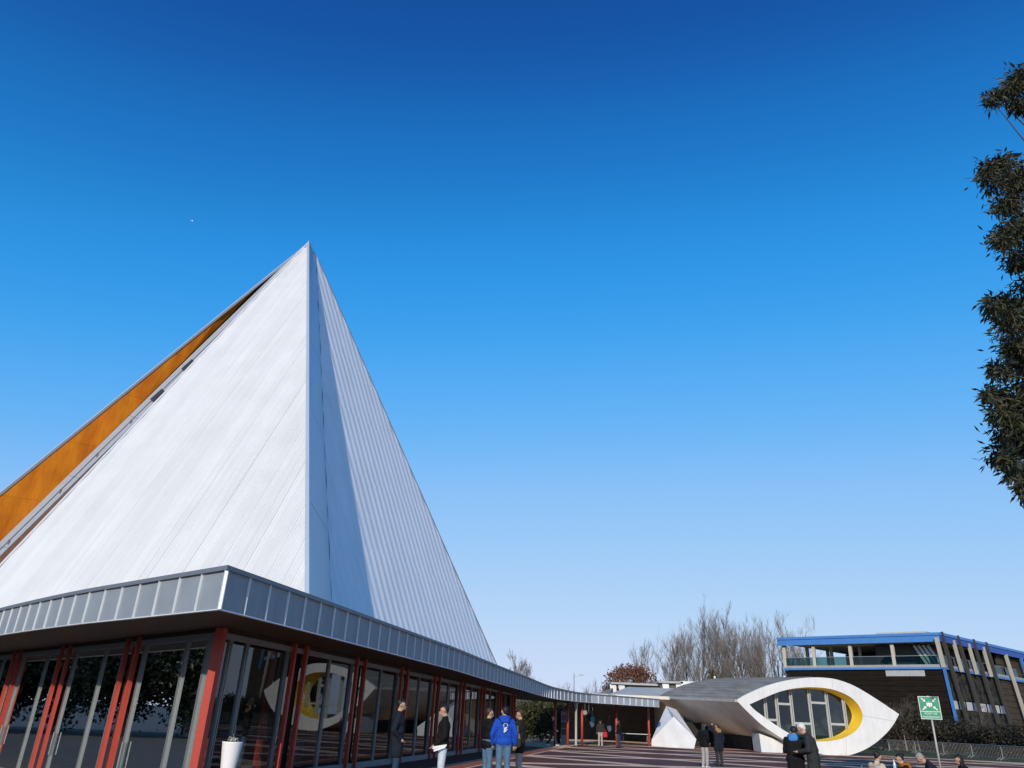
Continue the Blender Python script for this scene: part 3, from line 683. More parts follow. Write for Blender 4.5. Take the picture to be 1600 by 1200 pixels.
# clad walls: horizontal boards
for k in range(14):
    z0 = .2+k*.66
    for (aa, bb) in ((0, 7.0), (7.03, 13.4), (13.43, LF-.2)):
        mb = MB(); j = random.uniform(0, .05); mb.prism([onb(aa, 0, z0), onb(bb, 0, z0), onb(bb, 0, z0+.62), onb(aa, 0, z0+.62)], nF*(-.15+j)); obuild(mb, 'wall_board', M_board)
mb = MB(); mb.prism([onb(.3, .35, 0), onb(LF-.3, .35, 0), onb(LF-.3, .35, 9.5), onb(.3, .35, 9.5)], -nF*8); obuild(mb, 'wall_core', M_dark)
edge(onb(2.2, .03, 0), onb(6.9, .03, 0), nF, .75, .05, 8.6, mat('grey_sign_panel', (.40, .41, .42), .6), 'wall_panel')
for i in range(8):
    b0_, b1_ = .6+i*2.3, .6+(i+1)*2.3-.12
    for (z0, z1) in ((.1, 4.7), (5.9, 9.3)):
        mb = MB(); mb.prism([onb(.0, b0_, z0), onb(.0, b1_, z0), onb(.0, b1_, z1), onb(.0, b0_, z1)], nS*(-.2+random.uniform(0, .06))); obuild(mb, 'gabion_panel', M_stone)
    mb = MB(); mb.prism([onb(.08, b0_+.1, 4.8), onb(.08, b1_-.1, 4.8), onb(.08, b1_-.1, 5.8), onb(.08, b0_+.1, 5.8)], nS*.03); w_ = obuild(mb, 'window', mat('pale_blind', (.55, .57, .57), .5))
    mb = MB(); mb.bar(onb(.04, b0_, 4.85), onb(.04, b0_, 5.8), .1); mb.build('window_frame', M_dark, w_)
mb = MB(); mb.prism([onb(.4, .3, 0), onb(.4, LS, 0), onb(.4, LS, 9.5), onb(.4, .3, 9.5)], -nS*8); obuild(mb, 'wall_core', M_dark)
for k in range(16):
    z0 = .2+k*.8; mb = MB(); mb.prism([onb(.05, 19.4, z0), onb(.05, LS, z0), onb(.05, LS, z0+.75), onb(.05, 19.4, z0+.75)], -nS*.2); obuild(mb, 'wall_board', M_board2)
# raking posts along the side
def rake(b, zb, zt, lean, m, w=.42):
    p = onb(-.1, b, zb)+nS*.5; q = onb(-.1, b, zt)+nS*.5-dS*lean; mb = MB(); mb.bar(p, q, w, .3, up=nS); obuild(mb, 'raking_post', m)
mb = MB(); mb.bar(onb(-.1, -.1, 2.0)+nS*.2+dS*.6, onb(-.1, -.3, 9.6)+nS*.15, .26, .3, up=nS); obuild(mb, 'raking_post', M_blue)
mb = MB(); mb.bar(onb(-.1, -.3, 9.62)+nS*.15, onb(-.1, -.9, 13.2)+nS*.15, .45, .4, up=nS); obuild(mb, 'raking_post', M_beige)
for b in (4.3, 9.2, 14.2): rake(b, 9.4, 13.2, .9, M_beige, .5)
for b in (3.6, 8.6, 13.8, 18.2): rake(b, 1.0, 13.9, 3.6, mat('dark_post', (.055, .048, .04), .8), .6)
rake(25.0, 1.0, 12.8, 3.6, M_beige, .6); rake(29.0, 8.0, 12.8, 1.6, M_blue, .5)

# ------------------------------------------------------------------ trees
def leaf_mesh(centers, dirs, ln, wd, seed):
    r = np.random.default_rng(seed); n = len(centers)
    d = dirs/np.linalg.norm(dirs, axis=1)[:, None]; rnd = r.normal(size=(n, 3)); s = np.cross(d, rnd); s /= np.linalg.norm(s, axis=1)[:, None]
    nn_ = np.cross(d, s); L = ln*r.uniform(.7, 1.3, n)[:, None]; Wd = wd*r.uniform(.7, 1.3, n)[:, None]
    a = centers; b = centers+d*L*.5+s*Wd*.5+nn_*L*.06; c = centers+d*L; e_ = centers+d*L*.5-s*Wd*.5+nn_*L*.06
    v = np.stack([a, b, c, e_], 1).reshape(-1, 3); f = np.arange(4*n).reshape(-1, 4)
    me = bpy.data.meshes.new('leaves'); me.from_pydata(v.tolist(), [], f.tolist()); me.update(); return me
def leaf_mat(name, c1, c2, tr=.25, sc=1.2, rough=.5):
    m = mat(name, c1, rough, 0, .35, 0, sc, col2=c2); b = m.node_tree.nodes['Principled BSDF']; return m
M_leafD = leaf_mat('dark_evergreen_leaf', (.016, .021, .008), (.062, .062, .024), sc=2.2)
M_leafG = leaf_mat('ivy_leaf', (.035, .042, .012), (.09, .088, .028))
M_leafR = leaf_mat('russet_leaf', (.11, .035, .016), (.23, .11, .055), sc=.8)
M_leafB = leaf_mat('brown_hedge_leaf', (.014, .012, .007), (.042, .035, .018), sc=.8)
def grow(seed, height, spread, depth, trunk_r, up=.55, start=.25, nseg=4, kids=(3, 4), twigmin=.012, wig=.10):
    r = np.random.default_rng(seed); tr = MB(); tw = MB(); tips = []
    def branch(p, d, L, rad, lev):
        pts = [p]; rs = [rad]; q = p.copy(); dd_ = d.copy()
        for k in range(nseg):
            dd_ = nrm(dd_+r.normal(0, wig, 3)+V3(0, 0, .05*up*2)); q = q+dd_*L/nseg; pts.append(q.copy()); rs.append(max(rad*(1-.7*(k+1)/nseg), twigmin*.6))
        (tr if lev == 0 else tw).tube(pts, rs, 7 if lev == 0 else (4 if lev < 2 else 3), cap=False)
        if lev >= depth: tips.append((q, dd_)); return
        nk = r.integers(kids[0], kids[1]+1)+(4 if lev == 0 else 0)
        for k in range(nk):
            t = start+(1-start)*(k+r.uniform(0, .9))/nk if lev == 0 else r.uniform(.25, 1.0)
            idx = min(int(t*nseg), nseg-1); f_ = t*nseg-idx; b = pts[idx]+(pts[idx+1]-pts[idx])*f_
            side_ = r.normal(size=3); side_ -= dd_*(side_@dd_); side_ = nrm(side_)
            nd = nrm(dd_*up+side_*spread+V3(0, 0, .25*up))
            branch(b, nd, L*(r.uniform(.42, .62) if lev == 0 else r.uniform(.45, .7))*(1.15-.5*t if lev == 0 else 1), max(rs[idx]*.55, twigmin), lev+1)
    branch(V3(0, 0, 0), V3(0, 0, 1), height*.72, trunk_r, 0)
    return tr, tw, tips
def bare_tree(seed, loc_, height, label, group='bare trees beyond the pavilions', ivy=0, spread=.52, depth=4, up=1.0):
    t = empty('bare_tree', loc_, random.uniform(0, 6), label, 'tree', group)
    tr, tw, tips = grow(seed, height, spread, depth, height*.016, up, .12, kids=(5, 5), twigmin=.013, wig=.055)
    tr.build('trunk', M_bark, t, True); tw.build('crown', M_twig if 'bush' not in label else mat('brown_twig', (.10, .085, .065), .9), t)
    if ivy:
        r = np.random.default_rng(seed+5); n = 2200; z = r.uniform(.1, height*ivy, n); a = r.uniform(0, 6.28, n); rr = r.uniform(.1, 1, n)**.7*(.5+1.3*(1-z/(height*ivy)))
        c = np.stack([rr*np.cos(a), rr*np.sin(a), z], 1); link('ivy', leaf_mesh(c, r.normal(size=(n, 3)), .32, .26, seed), M_leafG, t)
    return t
def gpos(x, D): p = atY(x, 1140, D); return (p[0], D, -.05)
def hpx(x, y, D): return atY(x, y, D)[2]
spec = [(978, 112, 1043, 0), (1018, 118, 1010, 0), (1046, 116, 998, 0), (1068, 114, 990, .45), (1098, 118, 968, .3), (1118, 115, 966, .5), (1145, 117, 986, .55), (1166, 118, 984, .4), (1186, 116, 990, .5), (1206, 119, 988, 0), (1224, 122, 978, 0), (1246, 150, 985, 0), (1268, 152, 985, 0)]
lab = ['thin bare tree behind the round russet-leaved tree', 'open bare tree rising right beside the russet tree']
for k_, (x, D, y) in enumerate(((1082, 121, 990), (1132, 121, 978), (1156, 122, 988), (1197, 123, 990))):
    bare_tree(130+k_, gpos(x, D), hpx(x, y, D), 'slender bare tree filling a gap in the row behind the shell roof')
for i, (x, D, y, ivy) in enumerate(spec):
    lb = ['low bare tree whose twigs rise above the russet tree', 'open bare tree standing beside the russet tree', 'slim bare tree rising between the russet tree and the white gable', 'ivy-trunked bare tree behind the white gable on the low roofs',
          'bare tree with ivy low on its trunk beside the tallest of the row', 'tallest bare tree of the row with ivy half way up its trunk', 'ivy-clad bare tree behind the crown of the shell roof', 'ivy-clad bare tree behind the crown of the shell roof', 'ivy-clad bare tree behind the crown of the shell roof',
          'leafless tree next to the end of the blue roof', 'leafless tree next to the end of the blue roof', 'far bare treetop showing above the blue roof edge', 'far bare treetop showing above the blue roof edge'][i]
    bare_tree(100+i, gpos(x, D), hpx(x, y, D)*.96, lb, ivy=ivy*1.15)
bare_tree(140, gpos(808, 88), hpx(808, 1030, 88), 'small bare treetop peeking over the curved zinc canopy', None, 0, .6, 4)
for k, (x, y, D) in enumerate(((830, 1050, 95), (876, 1072, 120), (908, 1070, 130), (924, 1068, 135), (938, 1071, 128))):
    bare_tree(150+k, gpos(x, D), hpx(x, y, D), 'distant low bare tree on the skyline past the walkway canopy', 'low trees on the skyline', 0, .65, 3)
# russet tree
t = empty('russet_tree', gpos(989, 102), 0, 'rounded tree still carrying russet brown leaves behind the low roofs', 'tree')
tr, tw, tips = grow(61, 8.6, .9, 3, .16, .5, .2); tr.build('trunk', M_bark, t, True); tw.build('branch', M_twig, t)
r = np.random.default_rng(5); n = 9000; d_ = r.normal(size=(n, 3)); d_ /= np.linalg.norm(d_, axis=1)[:, None]; rad = r.uniform(.3, 1, n)**.5
c = d_*rad[:, None]*V3(3.9, 3.9, 3.2)+V3(0, 0, 5.4); c += r.normal(0, .15, c.shape); kp_ = (np.sin(c[:, 0]*2.1)+np.sin(c[:, 1]*1.9+1)+np.sin(c[:, 2]*2.6)) > -.9
c = c[kp_]; link('crown', leaf_mesh(c, r.normal(size=c.shape), .30, .2, 6), M_leafR, t)
# leafy evergreen shrubs past the walkway, seen under the canopy
def shrub(x, D, h, w, label, m, n, seed, ln=.2, wd=.1, cat='shrub', group=None, name='shrub'):
    t = empty(name, gpos(x, D), 0, label, cat, group); r = np.random.default_rng(seed)
    st = MB()
    for k in range(7):
        a = r.uniform(0, 6.28); st.tube([(0, 0, 0), (math.cos(a)*w*.15, math.sin(a)*w*.15, h*.4), (math.cos(a)*w*.35, math.sin(a)*w*.35, h*.85)], [.05, .035, .012], 5)
    st.build('stem', M_bark, t)
    cl = r.normal(size=(26, 3)); cl /= np.linalg.norm(cl, axis=1)[:, None]; cl = cl*r.uniform(.35, .85, 26)[:, None]*V3(w/2, w/2, h/2)+V3(0, 0, h*.54)
    k = r.integers(0, 26, n); c = cl[k]+r.normal(0, 1, (n, 3))*V3(w*.11, w*.11, h*.09); c[:, 2] = np.abs(c[:, 2])
    link('foliage', leaf_mesh(c, r.normal(size=(n, 3))+V3(0, 0, -.3), ln, wd, seed+1), m, t); return t
shrub(846, 64, 3.3, 4.6, 'tall dark evergreen shrub standing past the end of the glazed hall', M_leafG, 6000, 21, .2, .12)
shrub(822, 66, 3.0, 3.0, 'dark leafy shrub close to the end wall of the glazed hall', M_leafG, 3500, 22, .2, .12)
# hedge shrubs below the office building
hx = [(1345, 93, 3.2), (1372, 92, 3.6), (1398, 92, 4.4), (1424, 91, 5.2), (1450, 90, 4.6), (1474, 88, 3.4), (1498, 87, 3.2), (1522, 84, 2.9), (1545, 81, 3.0), (1568, 79, 2.8), (1590, 77, 2.8), (1612, 75, 2.8)]
for i, (x, D, h) in enumerate(hx):
    shrub(x, D, h, 4.6, 'dense brown-green hedge shrub behind the crowd barriers', M_leafB, 2600, 300+i, .26, .14, 'shrub', 'hedge shrubs below the office building', 'hedge_shrub')
for i, (x, D, y) in enumerate(((1385, 91, 1095), (1412, 90, 1085), (1432, 90, 1092), (1536, 86, 1098))):
    bare_tree(400+i, gpos(x, D), max(hpx(x, y, D), 3), 'twiggy bare bush rising out of the hedge', 'bare bushes in the hedge', 0, .8, 3, .6)
# big evergreen at the right edge
tb = (13.4, 14.4, -.05)
tree = empty('evergreen_tree', tb, 0, 'tall dark evergreen tree with drooping narrow leaves reaching in beside the plaza', 'tree')
r = np.random.default_rng(11); axis = [V3(0, 0, 0), V3(.1, .1, 4), V3(-.1, .2, 9), V3(.1, 0, 14), V3(.2, .1, 17.6)]
mbk = MB(); mbk.tube(axis, [.40, .33, .25, .14, .03], 12); mbk.build('trunk', M_bark, tree, True)
def on_axis(z): return V3(*[np.interp(z, [q[2] for q in axis], [q[k] for q in axis]) for k in range(3)])
OUT = [(90, 1596), (130, 1546), (150, 1530), (185, 1577), (210, 1604), (235, 1562), (262, 1522), (300, 1532), (330, 1550), (370, 1541), (420, 1563), (440, 1578), (460, 1543), (500, 1532), (540, 1562), (570, 1542), (600, 1526), (640, 1531), (680, 1552), (722, 1546), (760, 1577), (785, 1600)]
def limit(y): return np.interp(y, [q[0] for q in OUT], [q[1] for q in OUT]) if 90 <= y <= 785 else 1700
def pix(p): q_ = p-CAM; d_ = q_@fw; return 800+F*(q_@rc)/d_, 600-F*(q_@uc)/d_, d_
blobs = []
for (x, y, rx) in [(1552, 150, .2), (1575, 140, .3), (1592, 120, .28), (1590, 165, .22), (1542, 268, .2), (1562, 258, .24), (1585, 280, .3), (1570, 320, .25), (1560, 372, .25), (1585, 360, .3), (1590, 410, .3), (1556, 478, .24), (1575, 500, .3), (1590, 540, .3), (1560, 575, .18), (1546, 612, .22), (1568, 640, .28), (1590, 670, .3), (1565, 715, .18), (1588, 735, .24), (1600, 765, .15)]:
    for k in range(3): blobs.append((atY(x+r.uniform(-4, 8), y+r.uniform(-8, 8), 13.9+r.uniform(-1.3, 1.3))-V3(*tb), rx*r.uniform(.7, 1.0), .4))
tries = 0
while len(blobs) < 230 and tries < 20000:
    tries += 1
    z = r.uniform(6.3, 17.4); a_ = r.uniform(0, 6.28); R0 = 3.6*math.sin(math.pi*np.clip((z-2.5)/16.5, .05, .97))**.6
    p = on_axis(z)+V3(math.cos(a_), math.sin(a_), 0)*R0*r.uniform(.25, 1)**.6; rad = r.uniform(.3, .55)
    x_, y_, d_ = pix(p+V3(*tb)); rp = rad*.95*F/d_
    if d_ < 3: continue
    if x_-rp < max(limit(y_), limit(y_-rp*.7), limit(y_+rp*.7)): continue
    blobs.append((p, rad, .34))
C_, D_ = [], []; br = MB()
for (p, rx, dn) in blobs:
    n = int(2300*rx*rx*dn*2)+40
    c = r.normal(0, .46, (n, 3))*V3(rx, rx, rx*.85)+p; C_.append(c); D_.append((c-p)*.6/max(rx, .1)+r.normal(0, .5, (n, 3))+V3(0, 0, -.5))
    h_ = np.hypot(p[0], p[1]); st_ = on_axis(max(p[2]-.35*h_-.3, 2.8)); k1 = r.normal(0, .16, 3); mid = st_*.5+p*.5+V3(0, 0, .12*h_)+k1
    br.tube([st_, st_*.75+p*.25+V3(0, 0, .08*h_)+k1*.6, mid, p], [.014+.012*h_, .012+.008*h_, .018, .006], 5)
    for k in range(5):
        e_ = p+r.normal(0, .5, 3)*rx; br.tube([p*.8+mid*.2, (p+e_)/2+r.normal(0, .03, 3), e_], [.010, .007, .003], 3)
br.build('limb', M_bark, tree)
link('crown', leaf_mesh(np.concatenate(C_), np.concatenate(D_), .19, .05, 3), M_leafD, tree)

# ------------------------------------------------------------------ people
def cloth(name, c, rough=.85): return mat(name, c, rough, 0, .2, .18, 14, bump=.35, bscale=22)
M_skin = mat('skin', (.50, .30, .21), .55, 0, .35, .06, 12)
M_eye = mat('eye_dark', (.03, .02, .02), .3); M_lip = mat('lip', (.32, .12, .10), .5)
NAVY = cloth('navy_cloth', (.012, .016, .026)); BLACK = cloth('black_cloth', (.008, .008, .009)); DARKJ = cloth('dark_denim', (.025, .05, .09))
DENIM = cloth('blue_denim', (.09, .17, .27)); LDENIM = cloth('pale_denim', (.50, .56, .62)); GREYT = cloth('grey_trouser', (.36, .35, .34))
BLUEH = cloth('cobalt_cotton', (.012, .07, .42)); OLIVE = cloth('black_olive_cloth', (.018, .018, .012)); CHAR = cloth('charcoal_cloth', (.03, .033, .035))
BEIGE = cloth('cream_knit', (.52, .42, .33)); FUR = mat('tan_fur', (.30, .19, .08), .95, 0, .1, .4, 30, bump=.9, bscale=50); TURQ = cloth('turquoise_cloth', (.05, .42, .45))
SCARF = cloth('blue_scarf', (.05, .22, .52)); REDC = cloth('red_cloth', (.5, .03, .03)); ORANGE = mat('rust_fur', (.33, .12, .025), .95, 0, .1, .4, 30, bump=.9, bscale=50)
HBLK = mat('black_hair', (.012, .010, .009), .55, 0, .4, .3, 40); HBRN = mat('brown_hair', (.05, .028, .015), .6, 0, .4, .3, 40); HGRY = mat('grey_hair', (.30, .27, .25), .7, 0, .3, .2, 40); HWHT = mat('white_hair', (.68, .66, .63), .8, 0, .3, .12, 40)
SHOE = mat('dark_shoe', (.02, .018, .016), .5); SHOEW = mat('white_trainer', (.6, .58, .55), .6)
BASE = dict(pel=(0, 0, .95), bel=(0, .01, 1.12), che=(0, 0, 1.31), nec=(0, -.01, 1.47), hed=(0, .02, 1.625),
    shL=(-.18, -.01, 1.41), elL=(-.25, -.04, 1.13), wrL=(-.24, .06, .90), shR=(.18, -.01, 1.41), elR=(.25, -.04, 1.13), wrR=(.24, .06, .90),
    hiL=(-.09, 0, .92), knL=(-.10, .02, .50), anL=(-.11, -.02, .09), hiR=(.09, 0, .92), knR=(.10, .02, .50), anR=(.11, -.02, .09))
def soft(o, vox, it=4):
    m = o.modifiers.new('remesh', 'REMESH'); m.mode = 'VOXEL'; m.voxel_size = vox; m.use_smooth_shade = True
    k = o.modifiers.new('smooth', 'SMOOTH'); k.factor = .5; k.iterations = it
    return o
def person(label, x, D, az, H, jacket, hem, trous, hair, style='short', shoes=SHOE, pose=None, group='people standing about the plaza', look=0.0, hood=None, z0=0.0):
    t = empty('person', (atY(x, 1140, D)[0], D, z0), -R_(az), label, 'person', group); t.scale = (H/1.75,)*3
    J = {k: V3(*v) for k, v in BASE.items()}
    for k, v in (pose or {}).items(): J[k] = V3(*v)
    X = V3(1, 0, 0); lk = R_(look); fx = V3(math.cos(lk), -math.sin(lk), 0); fy = V3(math.sin(lk), math.cos(lk), 0); Zz = V3(0, 0, 1)
    tilt = nrm(J['hed']-J['nec']); fy = nrm(fy-tilt*(fy@tilt)); fx = np.cross(fy, tilt); hd = J['hed']
    b = MB()
    b.capsule(J['che']-X*.09, J['che']+X*.09, .108); b.capsule(J['bel']-X*.06, J['bel']+X*.06, .105); b.capsule(J['pel']-X*.075, J['pel']+X*.075, .11)
    b.capsule(J['che'], J['nec'], .09, .06); b.capsule(J['bel'], J['che'], .105); b.capsule(J['bel'], J['pel'], .105)
    b.capsule(J['nec']-Zz*.02, hd-tilt*.04, .056, .05)
    b.capsule(hd+tilt*.035-fy*.012, hd+tilt*.02+fy*.012, .088, .083, 14); b.capsule(hd, hd-tilt*.062+fy*.03, .072, .052, 12)
    b.capsule(hd+fy*.088+tilt*.012, hd+fy*.108-tilt*.02, .011, .016, 8); b.capsule(hd+fy*.085-tilt*.055-fx*.014, hd+fy*.085-tilt*.055+fx*.014, .012)
    for s_ in (-1, 1): b.capsule(hd+fx*.088*s_+tilt*.012, hd+fx*.09*s_-tilt*.025, .017, .011, 8)
    for sd, sg in (('L', -1), ('R', 1)):
        b.capsule(J['sh'+sd], J['el'+sd], .052, .042); b.capsule(J['el'+sd], J['wr'+sd], .041, .029)
        fd = nrm(J['wr'+sd]-J['el'+sd]); side_ = nrm(np.cross(fd, Zz if abs(fd[2]) < .9 else V3(0, 1, 0))); wn_ = np.cross(side_, fd)
        w = J['wr'+sd]; pm = w+fd*.075
        b.capsule(w, pm, .03, .034)
        b.capsule(pm-side_*.02, pm+side_*.02, .026)
        for k, (o_, ln) in enumerate(((-.033, .062), (-.011, .075), (.011, .07), (.033, .055))):
            a_ = pm+side_*o_+fd*.015; m_ = a_+fd*ln*.55+wn_*.006; b.capsule(a_, m_, .0105, .0098, 6); b.capsule(m_, m_+fd*ln*.4+wn_*.02, .0098, .0085, 6)
        th = w+fd*.03+side_*.03*sg; b.capsule(th, th+fd*.045+side_*.03*sg, .013, .011, 6)
        b.capsule(J['hi'+sd], J['kn'+sd], .088, .06); b.capsule(J['kn'+sd], J['an'+sd], .058, .04); b.capsule(J['an'+sd]-Zz*.03, J['an'+sd]+V3(0, .12, -.055), .036, .032)
    soft(b.build('body', M_skin, t), .0125, 2)
    for s_ in (-1, 1):
        e_ = MB(); e_.capsule(hd+fx*.032*s_+fy*.088+tilt*.018, hd+fx*.036*s_+fy*.087+tilt*.018, .011, .010, 8); e_.build('eye', M_eye, t)
    # trousers
    b = MB(); b.capsule(J['pel']-X*.08, J['pel']+X*.08, .128); b.capsule(J['pel']*.6+J['bel']*.4-X*.07, J['pel']*.6+J['bel']*.4+X*.07, .118)
    for sd in 'LR':
        b.capsule(J['hi'+sd], J['kn'+sd], .104, .078); b.capsule(J['kn'+sd], J['an'+sd]+Zz*.02, .076, .066)
    soft(b.build('trousers', trous, t), .02, 3)
    for sd in 'LR':
        b = MB(); b.capsule(J['an'+sd]+V3(0, -.035, -.045), J['an'+sd]+V3(0, .15, -.05), .046, .040); b.capsule(J['an'+sd]+V3(0, -.02, -.01), J['an'+sd]+V3(0, .05, -.04), .046, .04); soft(b.build('shoe', shoes, t), .014, 2)
    # jacket
    b = MB(); b.capsule(J['che']-X*.10, J['che']+X*.10, .142); b.capsule(J['bel']-X*.075, J['bel']+X*.075, .14); b.capsule(J['bel']-X*.06, J['che']-X*.07, .135); b.capsule(J['bel']+X*.06, J['che']+X*.07, .135)
    b.capsule(J['che'], J['nec']-Zz*.005, .11, .078)
    hz = (J['hiL']+J['hiR'])/2
    if hem < .9:
        kL, kR = J['knL'], J['knR']; f_ = (.92-hem)/.42
        for hp, kn in ((J['hiL'], kL), (J['hiR'], kR)): b.capsule(J['bel']*.4+hp*.6, hp+(kn-hp)*f_, .145, .135)
        b.capsule(J['pel']-X*.085, J['pel']+X*.085, .146)
    else: b.capsule(J['pel']-X*.075+Zz*(hem-.92), J['pel']+X*.075+Zz*(hem-.92), .142)
    for sd in 'LR':
        b.capsule(J['che']*.35+J['sh'+sd]*.65, J['sh'+sd], .09, .078); b.capsule(J['sh'+sd], J['el'+sd], .078, .064); b.capsule(J['el'+sd], J['wr'+sd], .064, .05)
    jk = soft(b.build('jacket', jacket, t), .018, 4)
    b = MB(); b.tube([J['nec']-Zz*.045+V3(0, .01, 0), J['nec']+tilt*.035], [.088, .075], 14, False); soft(b.build('collar', jacket if hood is None else hood, t), .014, 1) if hood is None else None
    if hood is not None:
        b = MB()
        for k in range(12):
            a0, a1_ = 2*math.pi*k/12, 2*math.pi*(k+1)/12; f_ = lambda a: J['nec']+V3(math.sin(a)*.115, -.03+math.cos(a)*.10, .015-.03*math.cos(a))
            b.capsule(f_(a0), f_(a1_), .048, .048, 8)
        b.capsule(J['nec']+V3(-.05, -.12, -.04), J['nec']+V3(.05, -.12, -.04), .07, .07); soft(b.build('hood', hood, t), .016, 2)
    # hair
    if hair is not None:
        b = MB(); b.capsule(hd+tilt*.05-fy*.03, hd+tilt*.058-fy*.004, .09, .078, 14); b.capsule(hd+tilt*.0-fy*.04, hd+tilt*.05-fy*.036, .066, .08)
        for s_ in (-1, 1): b.capsule(hd+fx*.055*s_+tilt*.06-fy*.02, hd+fx*.062*s_+tilt*.02-fy*.035, .038, .03)
        if style == 'long':
            b.capsule(hd-fy*.05, hd-fy*.075-Zz*.24, .078, .06)
            for s_ in (-1, 1): b.capsule(hd+fx*.07*s_-fy*.02, hd+fx*.08*s_-fy*.04-Zz*.22, .034, .03)
        if style == 'bun': b.capsule(hd-fy*.1+tilt*.06, hd-fy*.12+tilt*.06, .045, .04)
        soft(b.build('hair', hair, t), .014, 2)
    return t
fold = dict(wrL=(-.10, .26, 1.12), elL=(-.24, .06, 1.12), wrR=(.10, .26, 1.12), elR=(.24, .06, 1.12))
pock = dict(elL=(-.30, -.10, 1.14), wrL=(-.20, .06, .98), elR=(.30, -.10, 1.14), wrR=(.20, .06, .98))
def PZ_(*ds, **kw):
    o = {}
    for d in ds: o.update(d)
    o.update(kw); return o
person('man in a long dark navy coat talking beside the glass wall, hands held in front', 622, 18.4, 82, 1.82, NAVY, .70, DARKJ, HBLK, pose=PZ_(pock, anL=(-.11, .08, .09)), look=0)
p2 = person('young person in black hoodie and very pale jeans holding white papers', 694, 17.8, -95, 1.74, BLACK, .93, LDENIM, HBLK, shoes=SHOEW, pose=PZ_(elR=(.26, -.06, 1.13), wrR=(.22, .10, .93), elL=(-.26, -.02, 1.12), wrL=(-.17, .17, .95)))
person('man in black jacket and blue jeans facing the person in the blue hoodie', 763, 20.2, 62, 1.73, BLACK, .90, DENIM, HBRN, pose=PZ_(fold), look=10)
p4 = person('person in cobalt blue hoodie with a white print on the back', 788, 20.0, -4, 1.78, BLUEH, .95, DENIM, HBLK, pose=PZ_(elL=(-.29, -.05, 1.14), wrL=(-.27, .05, .92), elR=(.29, -.05, 1.14), wrR=(.27, .05, .92)), hood=BLUEH, look=-25)
person('person in dark olive coat and grey trousers with a furry tan bag', 813, 21.5, -82, 1.74, OLIVE, .80, GREYT, HBRN, pose=PZ_(fold))
walk = dict(knL=(-.09, .20, .52), anL=(-.09, .32, .12), knR=(.09, -.08, .50), anR=(.09, -.36, .14), wrL=(-.24, -.10, .92), elL=(-.25, -.14, 1.15), wrR=(.23, .20, .95))
person('bald man in dark clothes striding past the red walkway posts', 863, 53.2, 80, 1.78, CHAR, .93, CHAR, None, shoes=SHOEW, pose=walk)
person('person seen from behind in light grey trousers with a red bag', 938, 59.2, 6, 1.72, CHAR, .95, GREYT, HBLK, shoes=SHOEW)
person('person in black top and dark jeans near the middle walkway post', 967, 55.6, -50, 1.72, BLACK, .92, DARKJ, HBLK, 'long', pose=PZ_(wrR=(.18, .28, 1.05)))
person('woman with long dark hair in black jacket and grey trousers', 1099, 33.4, 58, 1.68, BLACK, .88, GREYT, HBLK, 'long', shoes=SHOEW, pose=PZ_(pock), group='two women by the shell pavilion')
person('woman in navy puffer with fur hood raising an arm to take a picture', 1121, 35.6, -15, 1.66, NAVY, .70, CHAR, HBRN, 'short', pose=PZ_(elL=(-.42, .02, 1.52), wrL=(-.22, .16, 1.66), elR=(.27, -.02, 1.13)), hood=FUR, group='two women by the shell pavilion', look=-30)
lean = dict(che=(0, .05, 1.29), nec=(0, .10, 1.44), hed=(0, .19, 1.56), shL=(-.18, .06, 1.38), shR=(.18, .06, 1.38), elL=(-.24, .06, 1.12), elR=(.24, .06, 1.12), wrL=(-.12, .28, 1.08), wrR=(.12, .28, 1.08))
person('woman in long black coat with a bright blue scarf, seen from behind', 1238, 19.4, 30, 1.66, BLACK, .55, BLACK, HBLK, pose=lean, hood=SCARF, group='couple in dark coats')
person('white-haired man in dark coat bending toward the woman in the blue scarf', 1266, 19.0, -62, 1.74, CHAR, .62, CHAR, HWHT, pose=lean, group='couple in dark coats')
person('person in black top and jeans standing inside behind the corner glass', 381, 18.6, 70, 1.76, BLACK, .93, DENIM, HBLK, pose=PZ_(fold), group='people inside the hall', z0=.02)
person('dark-coated stand-in for a reflected passer-by, behind the glass with the eye reflection', 470, 22.6, -60, 1.70, OLIVE, .82, DENIM, HBLK, pose=PZ_(pock), group='people inside the hall', z0=.02)  # figure added in place of a mirror image in the pane
# print on the blue hoodie: a ring with a slanting figure below
b = MB(); c0 = V3(.015, -.168, 1.30)
for k in range(14):
    if k in (4, 5, 6): continue
    a0, a1_ = 2*math.pi*k/14, 2*math.pi*(k+1)/14; f_ = lambda a: c0+V3(math.sin(a)*.05, 0, .03+math.cos(a)*.05); b.capsule(f_(a0), f_(a1_), .006, .006, 6)
for p, q, r_ in (((-.03, -.05), (.03, -.01), .014), ((-.02, -.09), (-.01, -.04), .016), ((.03, -.05), (.0, -.1), .013), ((-.04, -.1), (-.02, -.12), .01)): b.capsule(c0+V3(p[0], 0, p[1]), c0+V3(q[0], 0, q[1]), r_, r_*.8, 6)
b.build('print', M_paint, p4)
